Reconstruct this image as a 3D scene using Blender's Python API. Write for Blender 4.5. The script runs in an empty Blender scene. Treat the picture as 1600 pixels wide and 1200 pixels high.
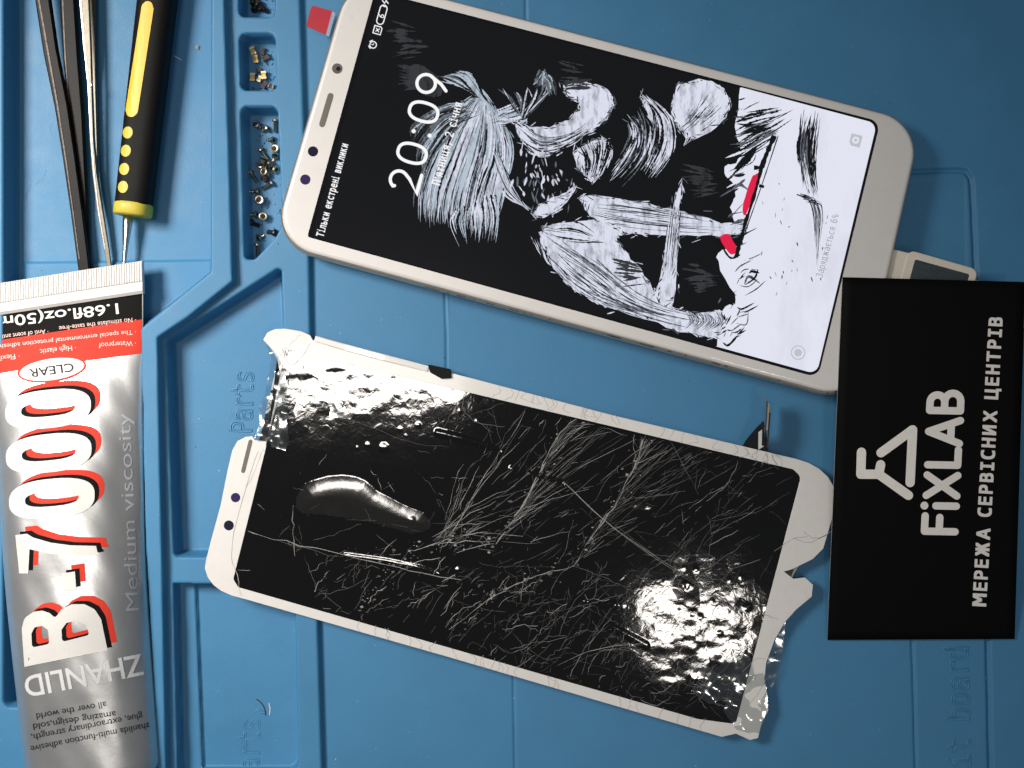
import bpy, bmesh, math, random, os
import numpy as np
from mathutils import Vector, Matrix, noise as mnoise

random.seed(7)
rng = np.random.default_rng(7)
SCN = bpy.context.scene
COL = SCN.collection

# ------------------------------------------------------------------ camera, world, lamps (1 unit = 1 cm)
H = 32.0                    # camera height above the mat ridges
SC = 61.7                   # photo pixels per cm on the mat
cam = bpy.data.cameras.new('camera')
cam.sensor_width = 36.0
cam.lens = 36.0 * H / (1600 / SC)
cam.clip_start = 0.1
cam.clip_end = 1000
camo = bpy.data.objects.new('camera', cam)
camo.location = (0, 0, H)
COL.objects.link(camo)
SCN.camera = camo

world = bpy.data.worlds.new('World')
SCN.world = world
world.use_nodes = True
bg = world.node_tree.nodes['Background']
bg.inputs[0].default_value = (0.80, 0.90, 1.0, 1)
bg.inputs[1].default_value = 0.12


def area_lamp(name, loc, aim, sx, sy, power, color, rot=0.0):
    d = bpy.data.lights.new(name, 'AREA')
    d.shape = 'RECTANGLE'
    d.size, d.size_y = sx, sy
    d.energy = power
    d.color = color
    o = bpy.data.objects.new(name, d)
    o.location = loc
    v = Vector(aim) - Vector(loc)
    zax = -v.normalized()
    xax = (Vector((1, 0, 0)) - zax * zax.x).normalized()
    R3 = Matrix((xax, zax.cross(xax), zax)).transposed()
    o.rotation_euler = (R3 @ Matrix.Rotation(rot, 3, 'Z')).to_euler()
    COL.objects.link(o)
    return o


key = area_lamp('desk_lamp_light', (-30, 13, 35), (-13, 0, 0), 12, 12, 3900, (1.0, 0.94, 0.87))
key.data.spread = math.radians(62)
area_lamp('ceiling_lamp_light', (-15.0, 1.2, 100), (-3, 0, 0), 20, 6.5, 12500, (1.0, 0.94, 0.87))
area_lamp('ceiling_lamp_light', (18.6, -24.6, 100), (4, -5, 0), 10, 5, 4800, (1.0, 0.94, 0.87))

SCN.view_settings.view_transform = 'Standard'
SCN.view_settings.look = 'None'
SCN.view_settings.gamma = 1
SCN.view_settings.exposure = 0
SCN.view_settings.use_curve_mapping = False


# ------------------------------------------------------------------ helpers
def P(px, py, z=0.0):
    k = (H - z) / H / SC
    return Vector(((px - 800) * k, (600 - py) * k, z))


def to_px(x, y, z=0.0):
    k = SC * H / (H - z)
    return 800 + x * k, 600 - y * k


def srgb(r, g, b):
    def f(c):
        c /= 255.0
        return c / 12.92 if c <= 0.04045 else ((c + 0.055) / 1.055) ** 2.4
    return (f(r), f(g), f(b))


def material(name, base, rough=0.5, metal=0.0, coat=0.0, coat_rough=0.05, emit=None, emit_s=0.0,
             var=0.0, var_scale=3.0, bump=0.0, bump_scale=30.0, spec=0.5, rough_var=0.0, trans=0.0, alpha=1.0, ior=1.5):
    m = bpy.data.materials.new(name)
    m.use_nodes = True
    nt = m.node_tree
    b = nt.nodes['Principled BSDF']
    b.inputs['Base Color'].default_value = (*base, 1)
    b.inputs['Roughness'].default_value = rough
    b.inputs['Metallic'].default_value = metal
    b.inputs['Coat Weight'].default_value = coat
    b.inputs['Coat Roughness'].default_value = coat_rough
    b.inputs['Specular IOR Level'].default_value = spec
    b.inputs['Transmission Weight'].default_value = trans
    b.inputs['IOR'].default_value = ior
    b.inputs['Alpha'].default_value = alpha
    if emit is not None:
        b.inputs['Emission Color'].default_value = (*emit, 1)
        b.inputs['Emission Strength'].default_value = emit_s
    tc = nt.nodes.new('ShaderNodeTexCoord')
    if var > 0 or rough_var > 0:
        n = nt.nodes.new('ShaderNodeTexNoise')
        n.inputs['Scale'].default_value = var_scale
        n.inputs['Detail'].default_value = 8
        n.inputs['Roughness'].default_value = 0.65
        nt.links.new(tc.outputs['Object'], n.inputs['Vector'])
        if var > 0:
            r = nt.nodes.new('ShaderNodeMapRange')
            r.inputs['From Min'].default_value = 0.3
            r.inputs['From Max'].default_value = 0.7
            r.inputs['To Min'].default_value = 1 - var
            r.inputs['To Max'].default_value = 1 + var
            nt.links.new(n.outputs['Fac'], r.inputs['Value'])
            mx = nt.nodes.new('ShaderNodeVectorMath')
            mx.operation = 'SCALE'
            mx.inputs[0].default_value = base
            nt.links.new(r.outputs['Result'], mx.inputs['Scale'])
            nt.links.new(mx.outputs['Vector'], b.inputs['Base Color'])
        if rough_var > 0:
            r2 = nt.nodes.new('ShaderNodeMapRange')
            r2.inputs['From Min'].default_value = 0.3
            r2.inputs['From Max'].default_value = 0.7
            r2.inputs['To Min'].default_value = max(0.02, rough - rough_var)
            r2.inputs['To Max'].default_value = rough + rough_var
            nt.links.new(n.outputs['Fac'], r2.inputs['Value'])
            nt.links.new(r2.outputs['Result'], b.inputs['Roughness'])
    if bump > 0:
        n2 = nt.nodes.new('ShaderNodeTexNoise')
        n2.inputs['Scale'].default_value = bump_scale
        n2.inputs['Detail'].default_value = 4
        nt.links.new(tc.outputs['Object'], n2.inputs['Vector'])
        bp = nt.nodes.new('ShaderNodeBump')
        bp.inputs['Strength'].default_value = 1.0
        bp.inputs['Distance'].default_value = bump
        nt.links.new(n2.outputs['Fac'], bp.inputs['Height'])
        nt.links.new(bp.outputs['Normal'], b.inputs['Normal'])
    return m


def link(name, verts, faces, mat, parent=None, smooth=False):
    me = bpy.data.meshes.new(name)
    me.from_pydata([tuple(v) for v in verts], [], [tuple(f) for f in faces])
    me.validate()
    me.update()
    for m in (mat if isinstance(mat, (list, tuple)) else [mat]):
        me.materials.append(m)
    if smooth:
        me.polygons.foreach_set('use_smooth', [True] * len(me.polygons))
    o = bpy.data.objects.new(name, me)
    COL.objects.link(o)
    adopt(o, parent)
    return o


def adopt(o, parent):
    if parent is not None:
        o.parent = parent
        def world_of(p):
            m = p.matrix_parent_inverse @ p.matrix_basis
            return world_of(p.parent) @ m if p.parent is not None else p.matrix_basis.copy()
        o.matrix_parent_inverse = world_of(parent).inverted()


def tag(o, label, cat, group=None):
    o['label'] = label
    o['category'] = cat
    if group:
        o['group'] = group
    return o


def thing(name, label, cat, loc, group=None):
    o = bpy.data.objects.new(name, None)
    o.empty_display_size = 0.3
    COL.objects.link(o)
    o.location = loc
    return tag(o, label, cat, group)


def grid_mesh(name, X, Y, Z, mat, parent=None, smooth=True):
    ny, nx = X.shape
    co = np.stack([X, Y, Z], -1).reshape(-1, 3).astype(np.float32)
    idx = np.arange(ny * nx).reshape(ny, nx)
    f = np.stack([idx[:-1, :-1], idx[1:, :-1], idx[1:, 1:], idx[:-1, 1:]], -1).reshape(-1, 4)
    me = bpy.data.meshes.new(name)
    me.vertices.add(len(co))
    me.vertices.foreach_set('co', co.ravel())
    me.loops.add(f.size)
    me.loops.foreach_set('vertex_index', f.ravel().astype(np.int32))
    me.polygons.add(len(f))
    me.polygons.foreach_set('loop_start', np.arange(0, f.size, 4, dtype=np.int32))
    me.polygons.foreach_set('use_smooth', np.full(len(f), smooth))
    me.update(calc_edges=True)
    me.validate()
    me.materials.append(mat)
    o = bpy.data.objects.new(name, me)
    COL.objects.link(o)
    adopt(o, parent)
    return o


def fillet(poly, r, n=6):
    """round the corners of a polygon; r a number or a list of radii"""
    out = []
    N = len(poly)
    for i in range(N):
        ri = r[i] if isinstance(r, (list, tuple)) else r
        p = np.array(poly[i], float)
        a = np.array(poly[i - 1], float) - p
        b = np.array(poly[(i + 1) % N], float) - p
        la, lb = np.linalg.norm(a), np.linalg.norm(b)
        a /= la
        b /= lb
        ang = math.acos(max(-1, min(1, float(a @ b))))
        if ri <= 0 or ang > 3.05:
            out.append(tuple(p))
            continue
        d = min(ri / math.tan(ang / 2), la * 0.49, lb * 0.49)
        p0, p1 = p + a * d, p + b * d
        # quadratic-ish rational arc
        w = math.sin(ang / 2)
        for k in range(n + 1):
            t = k / n
            c0, c1, c2 = (1 - t) ** 2, 2 * t * (1 - t) * w, t * t
            q = (c0 * p0 + c1 * p + c2 * p1) / (c0 + c1 + c2)
            out.append(tuple(q))
    return out


def sdf(poly, X, Y):
    """signed distance, negative inside; polygon as list of points"""
    p = np.array(poly, float)
    d = np.full(X.shape, 1e18)
    inside = np.zeros(X.shape, bool)
    n = len(p)
    for i in range(n):
        ax, ay = p[i]
        bx, by = p[(i + 1) % n]
        ex, ey = bx - ax, by - ay
        L = ex * ex + ey * ey
        if L < 1e-12:
            continue
        t = np.clip(((X - ax) * ex + (Y - ay) * ey) / L, 0, 1)
        d = np.minimum(d, (X - ax - t * ex) ** 2 + (Y - ay - t * ey) ** 2)
        if ay != by:
            c = ((ay > Y) != (by > Y)) & (X < (bx - ax) * (Y - ay) / (by - ay) + ax)
            inside ^= c
    d = np.sqrt(d)
    return np.where(inside, -d, d)


def pldist(pts, X, Y):
    d = np.full(X.shape, 1e18)
    for (ax, ay), (bx, by) in zip(pts[:-1], pts[1:]):
        ex, ey = bx - ax, by - ay
        L = ex * ex + ey * ey
        t = np.clip(((X - ax) * ex + (Y - ay) * ey) / L, 0, 1)
        d = np.minimum(d, (X - ax - t * ex) ** 2 + (Y - ay - t * ey) ** 2)
    return np.sqrt(d)


def sstep(t):
    t = np.clip(t, 0, 1)
    return t * t * (3 - 2 * t)


def vnoise(X, Y, s, seed=0):
    """cheap smooth value noise on arrays"""
    g = np.random.default_rng(seed).random((64, 64))
    x, y = X * s, Y * s
    xi, yi = np.floor(x).astype(int), np.floor(y).astype(int)
    fx, fy = x - xi, y - yi
    fx = fx * fx * (3 - 2 * fx)
    fy = fy * fy * (3 - 2 * fy)
    a = g[yi % 64, xi % 64]
    b = g[yi % 64, (xi + 1) % 64]
    c = g[(yi + 1) % 64, xi % 64]
    d = g[(yi + 1) % 64, (xi + 1) % 64]
    return (a * (1 - fx) + b * fx) * (1 - fy) + (c * (1 - fx) + d * fx) * fy - 0.5


# --- flat artwork: loops of pixel points filled by Blender's curve filler, text, strokes
def curve_fill(loops, extrude=0.0, bevel=0.0):
    cu = bpy.data.curves.new('tmp', 'CURVE')
    cu.dimensions = '2D'
    cu.fill_mode = 'BOTH'
    cu.extrude = extrude
    cu.bevel_depth = bevel
    cu.bevel_resolution = 2
    for lp in loops:
        s = cu.splines.new('POLY')
        s.points.add(len(lp) - 1)
        for i, q in enumerate(lp):
            s.points[i].co = (q[0], q[1], 0, 1)
        s.use_cyclic_u = True
    o = bpy.data.objects.new('tmp', cu)
    me = bpy.data.meshes.new_from_object(o)
    v = [tuple(x.co) for x in me.vertices]
    f = [tuple(q.vertices) for q in me.polygons]
    bpy.data.objects.remove(o)
    bpy.data.curves.remove(cu)
    bpy.data.meshes.remove(me)
    return v, f


MONO = None
try:
    MONO = bpy.data.fonts.load(os.path.join(bpy.utils.system_resource('DATAFILES', path='fonts'), 'DejaVuSansMono.woff2'))
except Exception:
    MONO = None


def raw_text(body, font=None, offset=0.0, outline=0.0):
    cu = bpy.data.curves.new('tmp', 'FONT')
    cu.body = body
    if font:
        cu.font = font
    cu.size = 1
    cu.offset = offset
    cu.resolution_u = 4
    if outline > 0:
        cu.fill_mode = 'NONE'
        cu.bevel_depth = outline
        cu.bevel_resolution = 1
    o = bpy.data.objects.new('tmp', cu)
    COL.objects.link(o)
    bpy.context.view_layer.update()
    me = bpy.data.meshes.new_from_object(o.evaluated_get(bpy.context.evaluated_depsgraph_get()))
    v = [tuple(x.co) for x in me.vertices]
    f = [tuple(q.vertices) for q in me.polygons]
    bpy.data.objects.remove(o)
    bpy.data.curves.remove(cu)
    bpy.data.meshes.remove(me)
    return v, f


def merge(parts):
    V, F = [], []
    for v, f in parts:
        k = len(V)
        V += list(v)
        F += [tuple(i + k for i in q) for q in f]
    return V, F


def spaced_text(body, font, offset=0.0, gap=0.12, space=0.3, wide={}):
    """set each glyph by its own width (turns a monospaced face into a proportional one)"""
    x = 0.0
    parts = []
    for ch in body:
        if ch == ' ':
            x += space
            continue
        v, f = raw_text(ch, font, offset)
        if not v:
            continue
        x0 = min(q[0] for q in v)
        x1 = max(q[0] for q in v)
        k = wide.get(ch, 1.0)
        parts.append(([((q[0] - x0) * k + x, q[1], 0) for q in v], f))
        x += (x1 - x0) * k + gap
    return merge(parts)


def cap_h(font):
    v, _ = raw_text('H', font)
    return max(q[1] for q in v)


CAPB = cap_h(None)
CAPM = cap_h(MONO)


def place(vf, start, end, cap_px, cap):
    """lay text on the line start->end in photo pixels; returns verts in pixels (third value kept, scaled)"""
    v, f = vf
    x0 = min(q[0] for q in v)
    x1 = max(q[0] for q in v)
    s = np.array(start, float)
    e = np.array(end, float)
    L = np.linalg.norm(e - s)
    d = (e - s) / L
    up = np.array([d[1], -d[0]])
    ku = L / (x1 - x0)
    kv = cap_px / cap
    out = []
    for q in v:
        a = s + d * (q[0] - x0) * ku + up * q[1] * kv
        out.append((a[0], a[1], q[2] * kv))
    return out, f


def bisect_px(vf, step, axis):
    v, f = vf
    bm = bmesh.new()
    vs = [bm.verts.new((q[0], q[1], q[2] if len(q) > 2 else 0)) for q in v]
    for q in f:
        try:
            bm.faces.new([vs[i] for i in q])
        except ValueError:
            pass
    lo = min(q[axis] for q in v)
    hi = max(q[axis] for q in v)
    k = math.floor(lo / step) + 1
    n = Vector((1, 0, 0)) if axis == 0 else Vector((0, 1, 0))
    while k * step < hi:
        bmesh.ops.bisect_plane(bm, geom=bm.verts[:] + bm.edges[:] + bm.faces[:], plane_co=n * (k * step), plane_no=n)
        k += 1
    bm.verts.index_update()
    ov = [tuple(x.co) for x in bm.verts]
    of = [tuple(x.index for x in q.verts) for q in bm.faces]
    bm.free()
    return ov, of


def drape(vf, zf, eps):
    """put pixel-space artwork on a surface of height zf(x, y)"""
    v, f = vf
    out = []
    for q in v:
        z = 0.3
        for _ in range(7):
            p = P(q[0], q[1], z)
            z = zf(p.x, p.y) + eps
        out.append(P(q[0], q[1], z) + Vector((0, 0, 0)))
    return out, up_faces(out, f)


def up_faces(out, f):
    g = []
    for q in f:
        a, b, c = Vector(out[q[0]]), Vector(out[q[1]]), Vector(out[q[2]])
        g.append(tuple(reversed(q)) if (b - a).cross(c - a).z < 0 else tuple(q))
    return g


def flat(vf, z):
    v, f = vf
    out = [P(q[0], q[1], z) for q in v]
    return out, up_faces(out, f)


def ribbon(pts, w, closed=False, caps=True):
    """stroke with round caps in pixel space; w a number or a list of widths"""
    pts = [np.array(p, float) for p in pts]
    n = len(pts)
    W = [w] * n if not isinstance(w, (list, tuple, np.ndarray)) else list(w)
    L, R = [], []
    for i in range(n):
        if closed:
            a, b = pts[i - 1], pts[(i + 1) % n]
        else:
            a, b = pts[max(i - 1, 0)], pts[min(i + 1, n - 1)]
        d = b - a
        d /= (np.linalg.norm(d) + 1e-9)
        nn = np.array([-d[1], d[0]])
        k = 1.0
        if (closed or 0 < i < n - 1):
            d1 = pts[i] - pts[i - 1]
            d1 /= (np.linalg.norm(d1) + 1e-9)
            k = 1 / max(0.5, abs(d1[0] * d[0] + d1[1] * d[1]))
        L.append(pts[i] + nn * W[i] / 2 * k)
        R.append(pts[i] - nn * W[i] / 2 * k)
    if closed:
        v = [tuple(x) for x in L] + [tuple(x) for x in R]
        f = [(i, (i + 1) % n, n + (i + 1) % n, n + i) for i in range(n)]
        return v, f
    loop = list(L)
    if caps:
        d = pts[-1] - pts[-2]
        a0 = math.atan2(d[1], d[0]) + math.pi / 2
        loop += [pts[-1] + W[-1] / 2 * np.array([math.cos(a0 - math.pi * k / 7), math.sin(a0 - math.pi * k / 7)]) for k in range(1, 7)]
    loop += R[::-1]
    if caps:
        d = pts[0] - pts[1]
        a0 = math.atan2(d[1], d[0]) + math.pi / 2
        loop += [pts[0] + W[0] / 2 * np.array([math.cos(a0 - math.pi * k / 7), math.sin(a0 - math.pi * k / 7)]) for k in range(1, 7)]
    if caps:
        return curve_fill([loop])
    v = [tuple(x) for x in L] + [tuple(x) for x in R]
    f = [(i, i + 1, n + i + 1, n + i) for i in range(n - 1)]
    return v, f


def arc(cx, cy, rx, ry, a0, a1, n=20):
    return [(cx + rx * math.cos(math.radians(a0 + (a1 - a0) * k / n)), cy + ry * math.sin(math.radians(a0 + (a1 - a0) * k / n))) for k in range(n + 1)]


def loft(loops, cap_bottom=True, cap_top=True):
    n = len(loops[0])
    V = [tuple(p) for lp in loops for p in lp]
    F = []
    for k in range(len(loops) - 1):
        for i in range(n):
            j = (i + 1) % n
            F.append((k * n + i, k * n + j, (k + 1) * n + j, (k + 1) * n + i))
    if cap_bottom:
        F.append(tuple(reversed(range(n))))
    if cap_top:
        m = (len(loops) - 1) * n
        F.append(tuple(range(m, m + n)))
    return V, F


def inset_quad(c, d):
    """move the four sides of a quad inwards by d (world units, counter-clockwise)"""
    c = [np.array(q[:2], float) for q in c]
    area = sum(c[i][0] * c[(i + 1) % 4][1] - c[(i + 1) % 4][0] * c[i][1] for i in range(4))
    sgn = 1 if area > 0 else -1
    lines = []
    for i in range(4):
        a, b = c[i], c[(i + 1) % 4]
        e = (b - a) / np.linalg.norm(b - a)
        nrm = np.array([-e[1], e[0]]) * sgn
        lines.append((a + nrm * d, e))
    out = []
    for i in range(4):
        (p, u), (q, w) = lines[i - 1], lines[i]
        M = np.array([u, -w]).T
        t = np.linalg.solve(M, q - p)
        out.append(tuple(p + u * t[0]))
    return out


def rr_loop(c, d, r, z, n=10):
    return [(x, y, z) for x, y in fillet(inset_quad(c, d), max(0.02, r - d), n)]


def ccw(pts):
    a = sum(pts[i][0] * pts[(i + 1) % len(pts)][1] - pts[(i + 1) % len(pts)][0] * pts[i][1] for i in range(len(pts)))
    return pts if a > 0 else pts[::-1]


def slab(name, loops_px, z0, z1, mat, parent, bevel=0.0, smooth=False):
    """a plate cut to a pixel outline (holes allowed), between heights z0 and z1"""
    k = (H - z1) / H / SC
    lps = [[((x - 800) * k, (600 - y) * k) for x, y in lp] for lp in loops_px]
    e = (z1 - z0) / 2 - bevel
    v, f = curve_fill(lps, max(e, 0.0005), bevel)
    v = [(q[0], q[1], q[2] + (z0 + z1) / 2) for q in v]
    bm = bmesh.new()
    vs = [bm.verts.new(q) for q in v]
    for q in f:
        try:
            bm.faces.new([vs[i] for i in q])
        except ValueError:
            pass
    bmesh.ops.remove_doubles(bm, verts=bm.verts, dist=1e-5)
    bmesh.ops.recalc_face_normals(bm, faces=bm.faces)
    bm.verts.index_update()
    v = [tuple(q.co) for q in bm.verts]
    f = [tuple(w.index for w in q.verts) for q in bm.faces]
    bm.free()
    return link(name, v, f, mat, parent, smooth)


def sweep_bar(name, path, mat, parent, taper_end=False):
    """bar along world points: path = [(x, y, z, width, height)], rounded-edge section"""
    V, F = [], []
    n = len(path)
    sec = [(-1, -.6), (-.8, -1), (.8, -1), (1, -.6), (1, .6), (.8, 1), (-.8, 1), (-1, .6)]
    for i, (x, y, z, w, h) in enumerate(path):
        a = Vector(path[max(i - 1, 0)][:3])
        b = Vector(path[min(i + 1, n - 1)][:3])
        d = (b - a).normalized()
        side = Vector((d.y, -d.x, 0)).normalized()
        upv = side.cross(d)
        if upv.z < 0:
            upv = -upv
        for sx, sz in sec:
            V.append(Vector((x, y, z)) + side * sx * w / 2 + upv * sz * h / 2)
    m = len(sec)
    for i in range(n - 1):
        for k in range(m):
            j = (k + 1) % m
            F.append((i * m + k, i * m + j, (i + 1) * m + j, (i + 1) * m + k))
    F.append(tuple(range(m)))
    F.append(tuple(range((n - 1) * m, n * m))[::-1])
    o = link(name, V, F, mat, parent)
    bm = bmesh.new()
    bm.from_mesh(o.data)
    bmesh.ops.recalc_face_normals(bm, faces=bm.faces)
    bm.to_mesh(o.data)
    bm.free()
    return o


# ------------------------------------------------------------------ materials
M = {}
M['mat'] = material('blue_silicone', (0.051, 0.208, 0.390), 0.5, var=0.05, var_scale=0.6, bump=0.005, bump_scale=30, rough_var=0.08, spec=0.4)
M['emboss'] = material('blue_silicone_raised', (0.051, 0.208, 0.390), 0.45, spec=0.5)
M['speck_light'] = material('pale_dust', (0.6, 0.62, 0.62), 0.7, var=0.1)  # also colours the painted edge highlights of the mat
M['speck_dark'] = material('dark_dust', (0.02, 0.02, 0.025), 0.7, var=0.1)
M['gold_frame'] = material('champagne_metal', (0.78, 0.62, 0.46), 0.30, metal=0.85, var=0.08, var_scale=5)
M['bezel'] = material('white_glass_bezel', (0.74, 0.715, 0.69), 0.25, coat=0.8, coat_rough=0.04, var=0.02)
M['black_gap'] = material('black_gasket', (0.01, 0.01, 0.01), 0.5, var=0.1)
M['lens'] = material('sensor_glass', (0.035, 0.02, 0.09), 0.1, coat=1.0, var=0.2, var_scale=20)
M['lens_dark'] = material('dark_sensor_glass', (0.012, 0.010, 0.03), 0.1, coat=1.0, var=0.2, var_scale=20)
M['cam_ring'] = material('camera_lens', (0.22, 0.20, 0.17), 0.2, metal=0.6, coat=1.0, var=0.3, var_scale=14)
M['speaker'] = material('earpiece_mesh', (0.13, 0.115, 0.10), 0.6, metal=0.3, var=0.3, var_scale=40)
M['red_tab'] = material('red_film', (0.42, 0.012, 0.03), 0.35, coat=0.3, var=0.05)
M['clear_film'] = material('clear_film', (0.55, 0.60, 0.75), 0.1, coat=0.5, alpha=0.35)


def screen_mat(name, col, s=1.0, var=0.0, scale=6.0):
    m = material(name, (0.004, 0.004, 0.005), 0.08, emit=col, emit_s=s, spec=0.5)
    if var > 0:
        nt = m.node_tree
        b = nt.nodes['Principled BSDF']
        tc = nt.nodes.new('ShaderNodeTexCoord')
        n = nt.nodes.new('ShaderNodeTexNoise')
        n.inputs['Scale'].default_value = scale
        n.inputs['Detail'].default_value = 9
        n.inputs['Roughness'].default_value = 0.7
        mp = nt.nodes.new('ShaderNodeMapping')
        mp.inputs['Rotation'].default_value = (0, 0, 0.9)
        mp.inputs['Scale'].default_value = (1, 0.35, 1)
        nt.links.new(tc.outputs['Object'], mp.inputs['Vector'])
        nt.links.new(mp.outputs['Vector'], n.inputs['Vector'])
        r = nt.nodes.new('ShaderNodeMapRange')
        r.inputs['From Min'].default_value = 0.36
        r.inputs['From Max'].default_value = 0.52
        r.inputs['To Min'].default_value = s * (1 - var)
        r.inputs['To Max'].default_value = s
        nt.links.new(n.outputs['Fac'], r.inputs['Value'])
        nt.links.new(r.outputs['Result'], b.inputs['Emission Strength'])
    return m


M['scr_black'] = screen_mat('screen_black', (0.003, 0.0031, 0.0036))
M['scr_edge'] = screen_mat('screen_border', (0.001, 0.001, 0.001))
M['scr_white'] = screen_mat('screen_white', (0.76, 0.77, 0.88), 1.0, 0.12, 0.6)
M['scr_ink_white'] = screen_mat('screen_brush_white', (0.70, 0.72, 0.84), 1.0, 0.55, 5.0)
M['scr_ink_blue'] = screen_mat('screen_brush_pale', (0.46, 0.54, 0.63), 1.0, 0.45, 6.0)
M['scr_ink_grey'] = screen_mat('screen_brush_grey', (0.13, 0.145, 0.17), 1.0, 0.7, 6.0)
M['scr_smoke'] = screen_mat('screen_brush_smoke', (0.035, 0.037, 0.04), 1.0, 0.8, 3.0)
M['scr_red'] = screen_mat('screen_red', (0.75, 0.012, 0.06))
M['scr_text'] = screen_mat('screen_text', (0.95, 0.95, 0.95))
M['scr_text_grey'] = screen_mat('screen_text_grey', (0.33, 0.33, 0.36))
M['scr_icon_grey'] = screen_mat('screen_icon_grey', (0.52, 0.52, 0.56))

M['card'] = material('black_card', (0.0040, 0.0040, 0.0042), 0.6, var=0.15, var_scale=20, spec=0.06, bump=0.001, bump_scale=60)
M['card_edge'] = material('card_core', (0.45, 0.45, 0.45), 0.7, var=0.1)
M['card_ink'] = material('card_white_ink', (0.86, 0.82, 0.77), 0.5, var=0.05, var_scale=8)

M['tube'] = material('silver_laminate', (0.56, 0.56, 0.56), 0.32, metal=0.8, var=0.05, var_scale=1.5, bump=0.006, bump_scale=2.5)
M['tube_white'] = material('tube_white', (0.64, 0.625, 0.60), 0.42, var=0.03, spec=0.5)
M['tube_black'] = material('tube_black_ink', (0.006, 0.006, 0.006), 0.6, var=0.1, spec=0.06)
M['tube_red'] = material('tube_red_ink', (0.60, 0.045, 0.026), 0.55, var=0.04, spec=0.1)
M['tube_grey_ink'] = material('tube_grey_ink', (0.03, 0.03, 0.03), 0.55, var=0.1, spec=0.1)
M['tube_pale_ink'] = material('tube_pale_ink', (0.60, 0.61, 0.62), 0.5, var=0.05)
M['tube_side_ink'] = material('tube_side_ink', (0.40, 0.42, 0.46), 0.45, metal=0.3, var=0.1)
M['tube_pink_ink'] = material('tube_small_print', (0.80, 0.55, 0.50), 0.5, var=0.05)

M['rubber'] = material('black_rubber', (0.006, 0.0055, 0.005), 0.6, spec=0.16, var=0.25, var_scale=9, bump=0.004, bump_scale=30)
M['yellow'] = material('yellow_grip', (0.80, 0.50, 0.03), 0.45, var=0.05, var_scale=6)
M['yellow_dull'] = material('yellow_dull', (0.55, 0.46, 0.045), 0.5, var=0.08, var_scale=10)
M['steel'] = material('polished_steel', (0.62, 0.60, 0.56), 0.22, metal=1.0, var=0.1, var_scale=8)
M['steel_dull'] = material('brushed_steel', (0.17, 0.155, 0.125), 0.45, metal=0.85, var=0.15, var_scale=8)
M['black_metal'] = material('black_coated_metal', (0.004, 0.0035, 0.0035), 0.42, spec=0.14, var=0.3, var_scale=12, bump=0.002, bump_scale=30)
M['edge_highlight'] = material('coating_edge_highlight', (0.07, 0.055, 0.045), 0.45, metal=0.5, var=0.7, var_scale=14)

M['screw'] = material('nickel_screw', (0.33, 0.30, 0.24), 0.30, metal=1.0, var=0.3, var_scale=20)
M['screw_bright'] = material('bright_nickel', (0.62, 0.52, 0.34), 0.33, metal=0.95, var=0.15, var_scale=20)
M['screw_dark'] = material('dark_screw', (0.05, 0.045, 0.045), 0.35, metal=0.8, var=0.3, var_scale=20)
M['brass'] = material('brass', (0.50, 0.36, 0.14), 0.33, metal=0.95, var=0.2, var_scale=15)
M['hole'] = material('recess_dark', (0.01, 0.01, 0.01), 0.6)

M['disp_white'] = material('white_bezel_glass', (0.70, 0.68, 0.655), 0.34, coat=0.18, coat_rough=0.08, var=0.03, var_scale=4, bump=0.004, bump_scale=4)
M['disp_back'] = material('display_back', (0.02, 0.02, 0.022), 0.5, var=0.2)
M['crack'] = material('crack_edge', (0.30, 0.29, 0.28), 0.4, var=0.3, var_scale=6)
M['crack_dim'] = material('crack_edge_dim', (0.085, 0.082, 0.08), 0.4, var=0.4, var_scale=6)
M['crack_grey'] = material('bezel_crack', (0.36, 0.33, 0.31), 0.5, var=0.2)
M['flex'] = material('flex_film', (0.012, 0.013, 0.018), 0.35, var=0.2)
M['gold'] = material('gold_contact', (0.55, 0.36, 0.14), 0.35, metal=0.9, var=0.2)
M['label_white'] = material('label_white', (0.6, 0.6, 0.6), 0.6, var=0.08)
M['plug'] = material('cream_plastic', (0.72, 0.66, 0.56), 0.4, var=0.05, var_scale=5)
M['plug_grip'] = material('dark_grip', (0.035, 0.05, 0.06), 0.6, var=0.2, var_scale=14)
M['cable'] = material('pale_cable', (0.55, 0.58, 0.44), 0.5, var=0.06)


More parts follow.
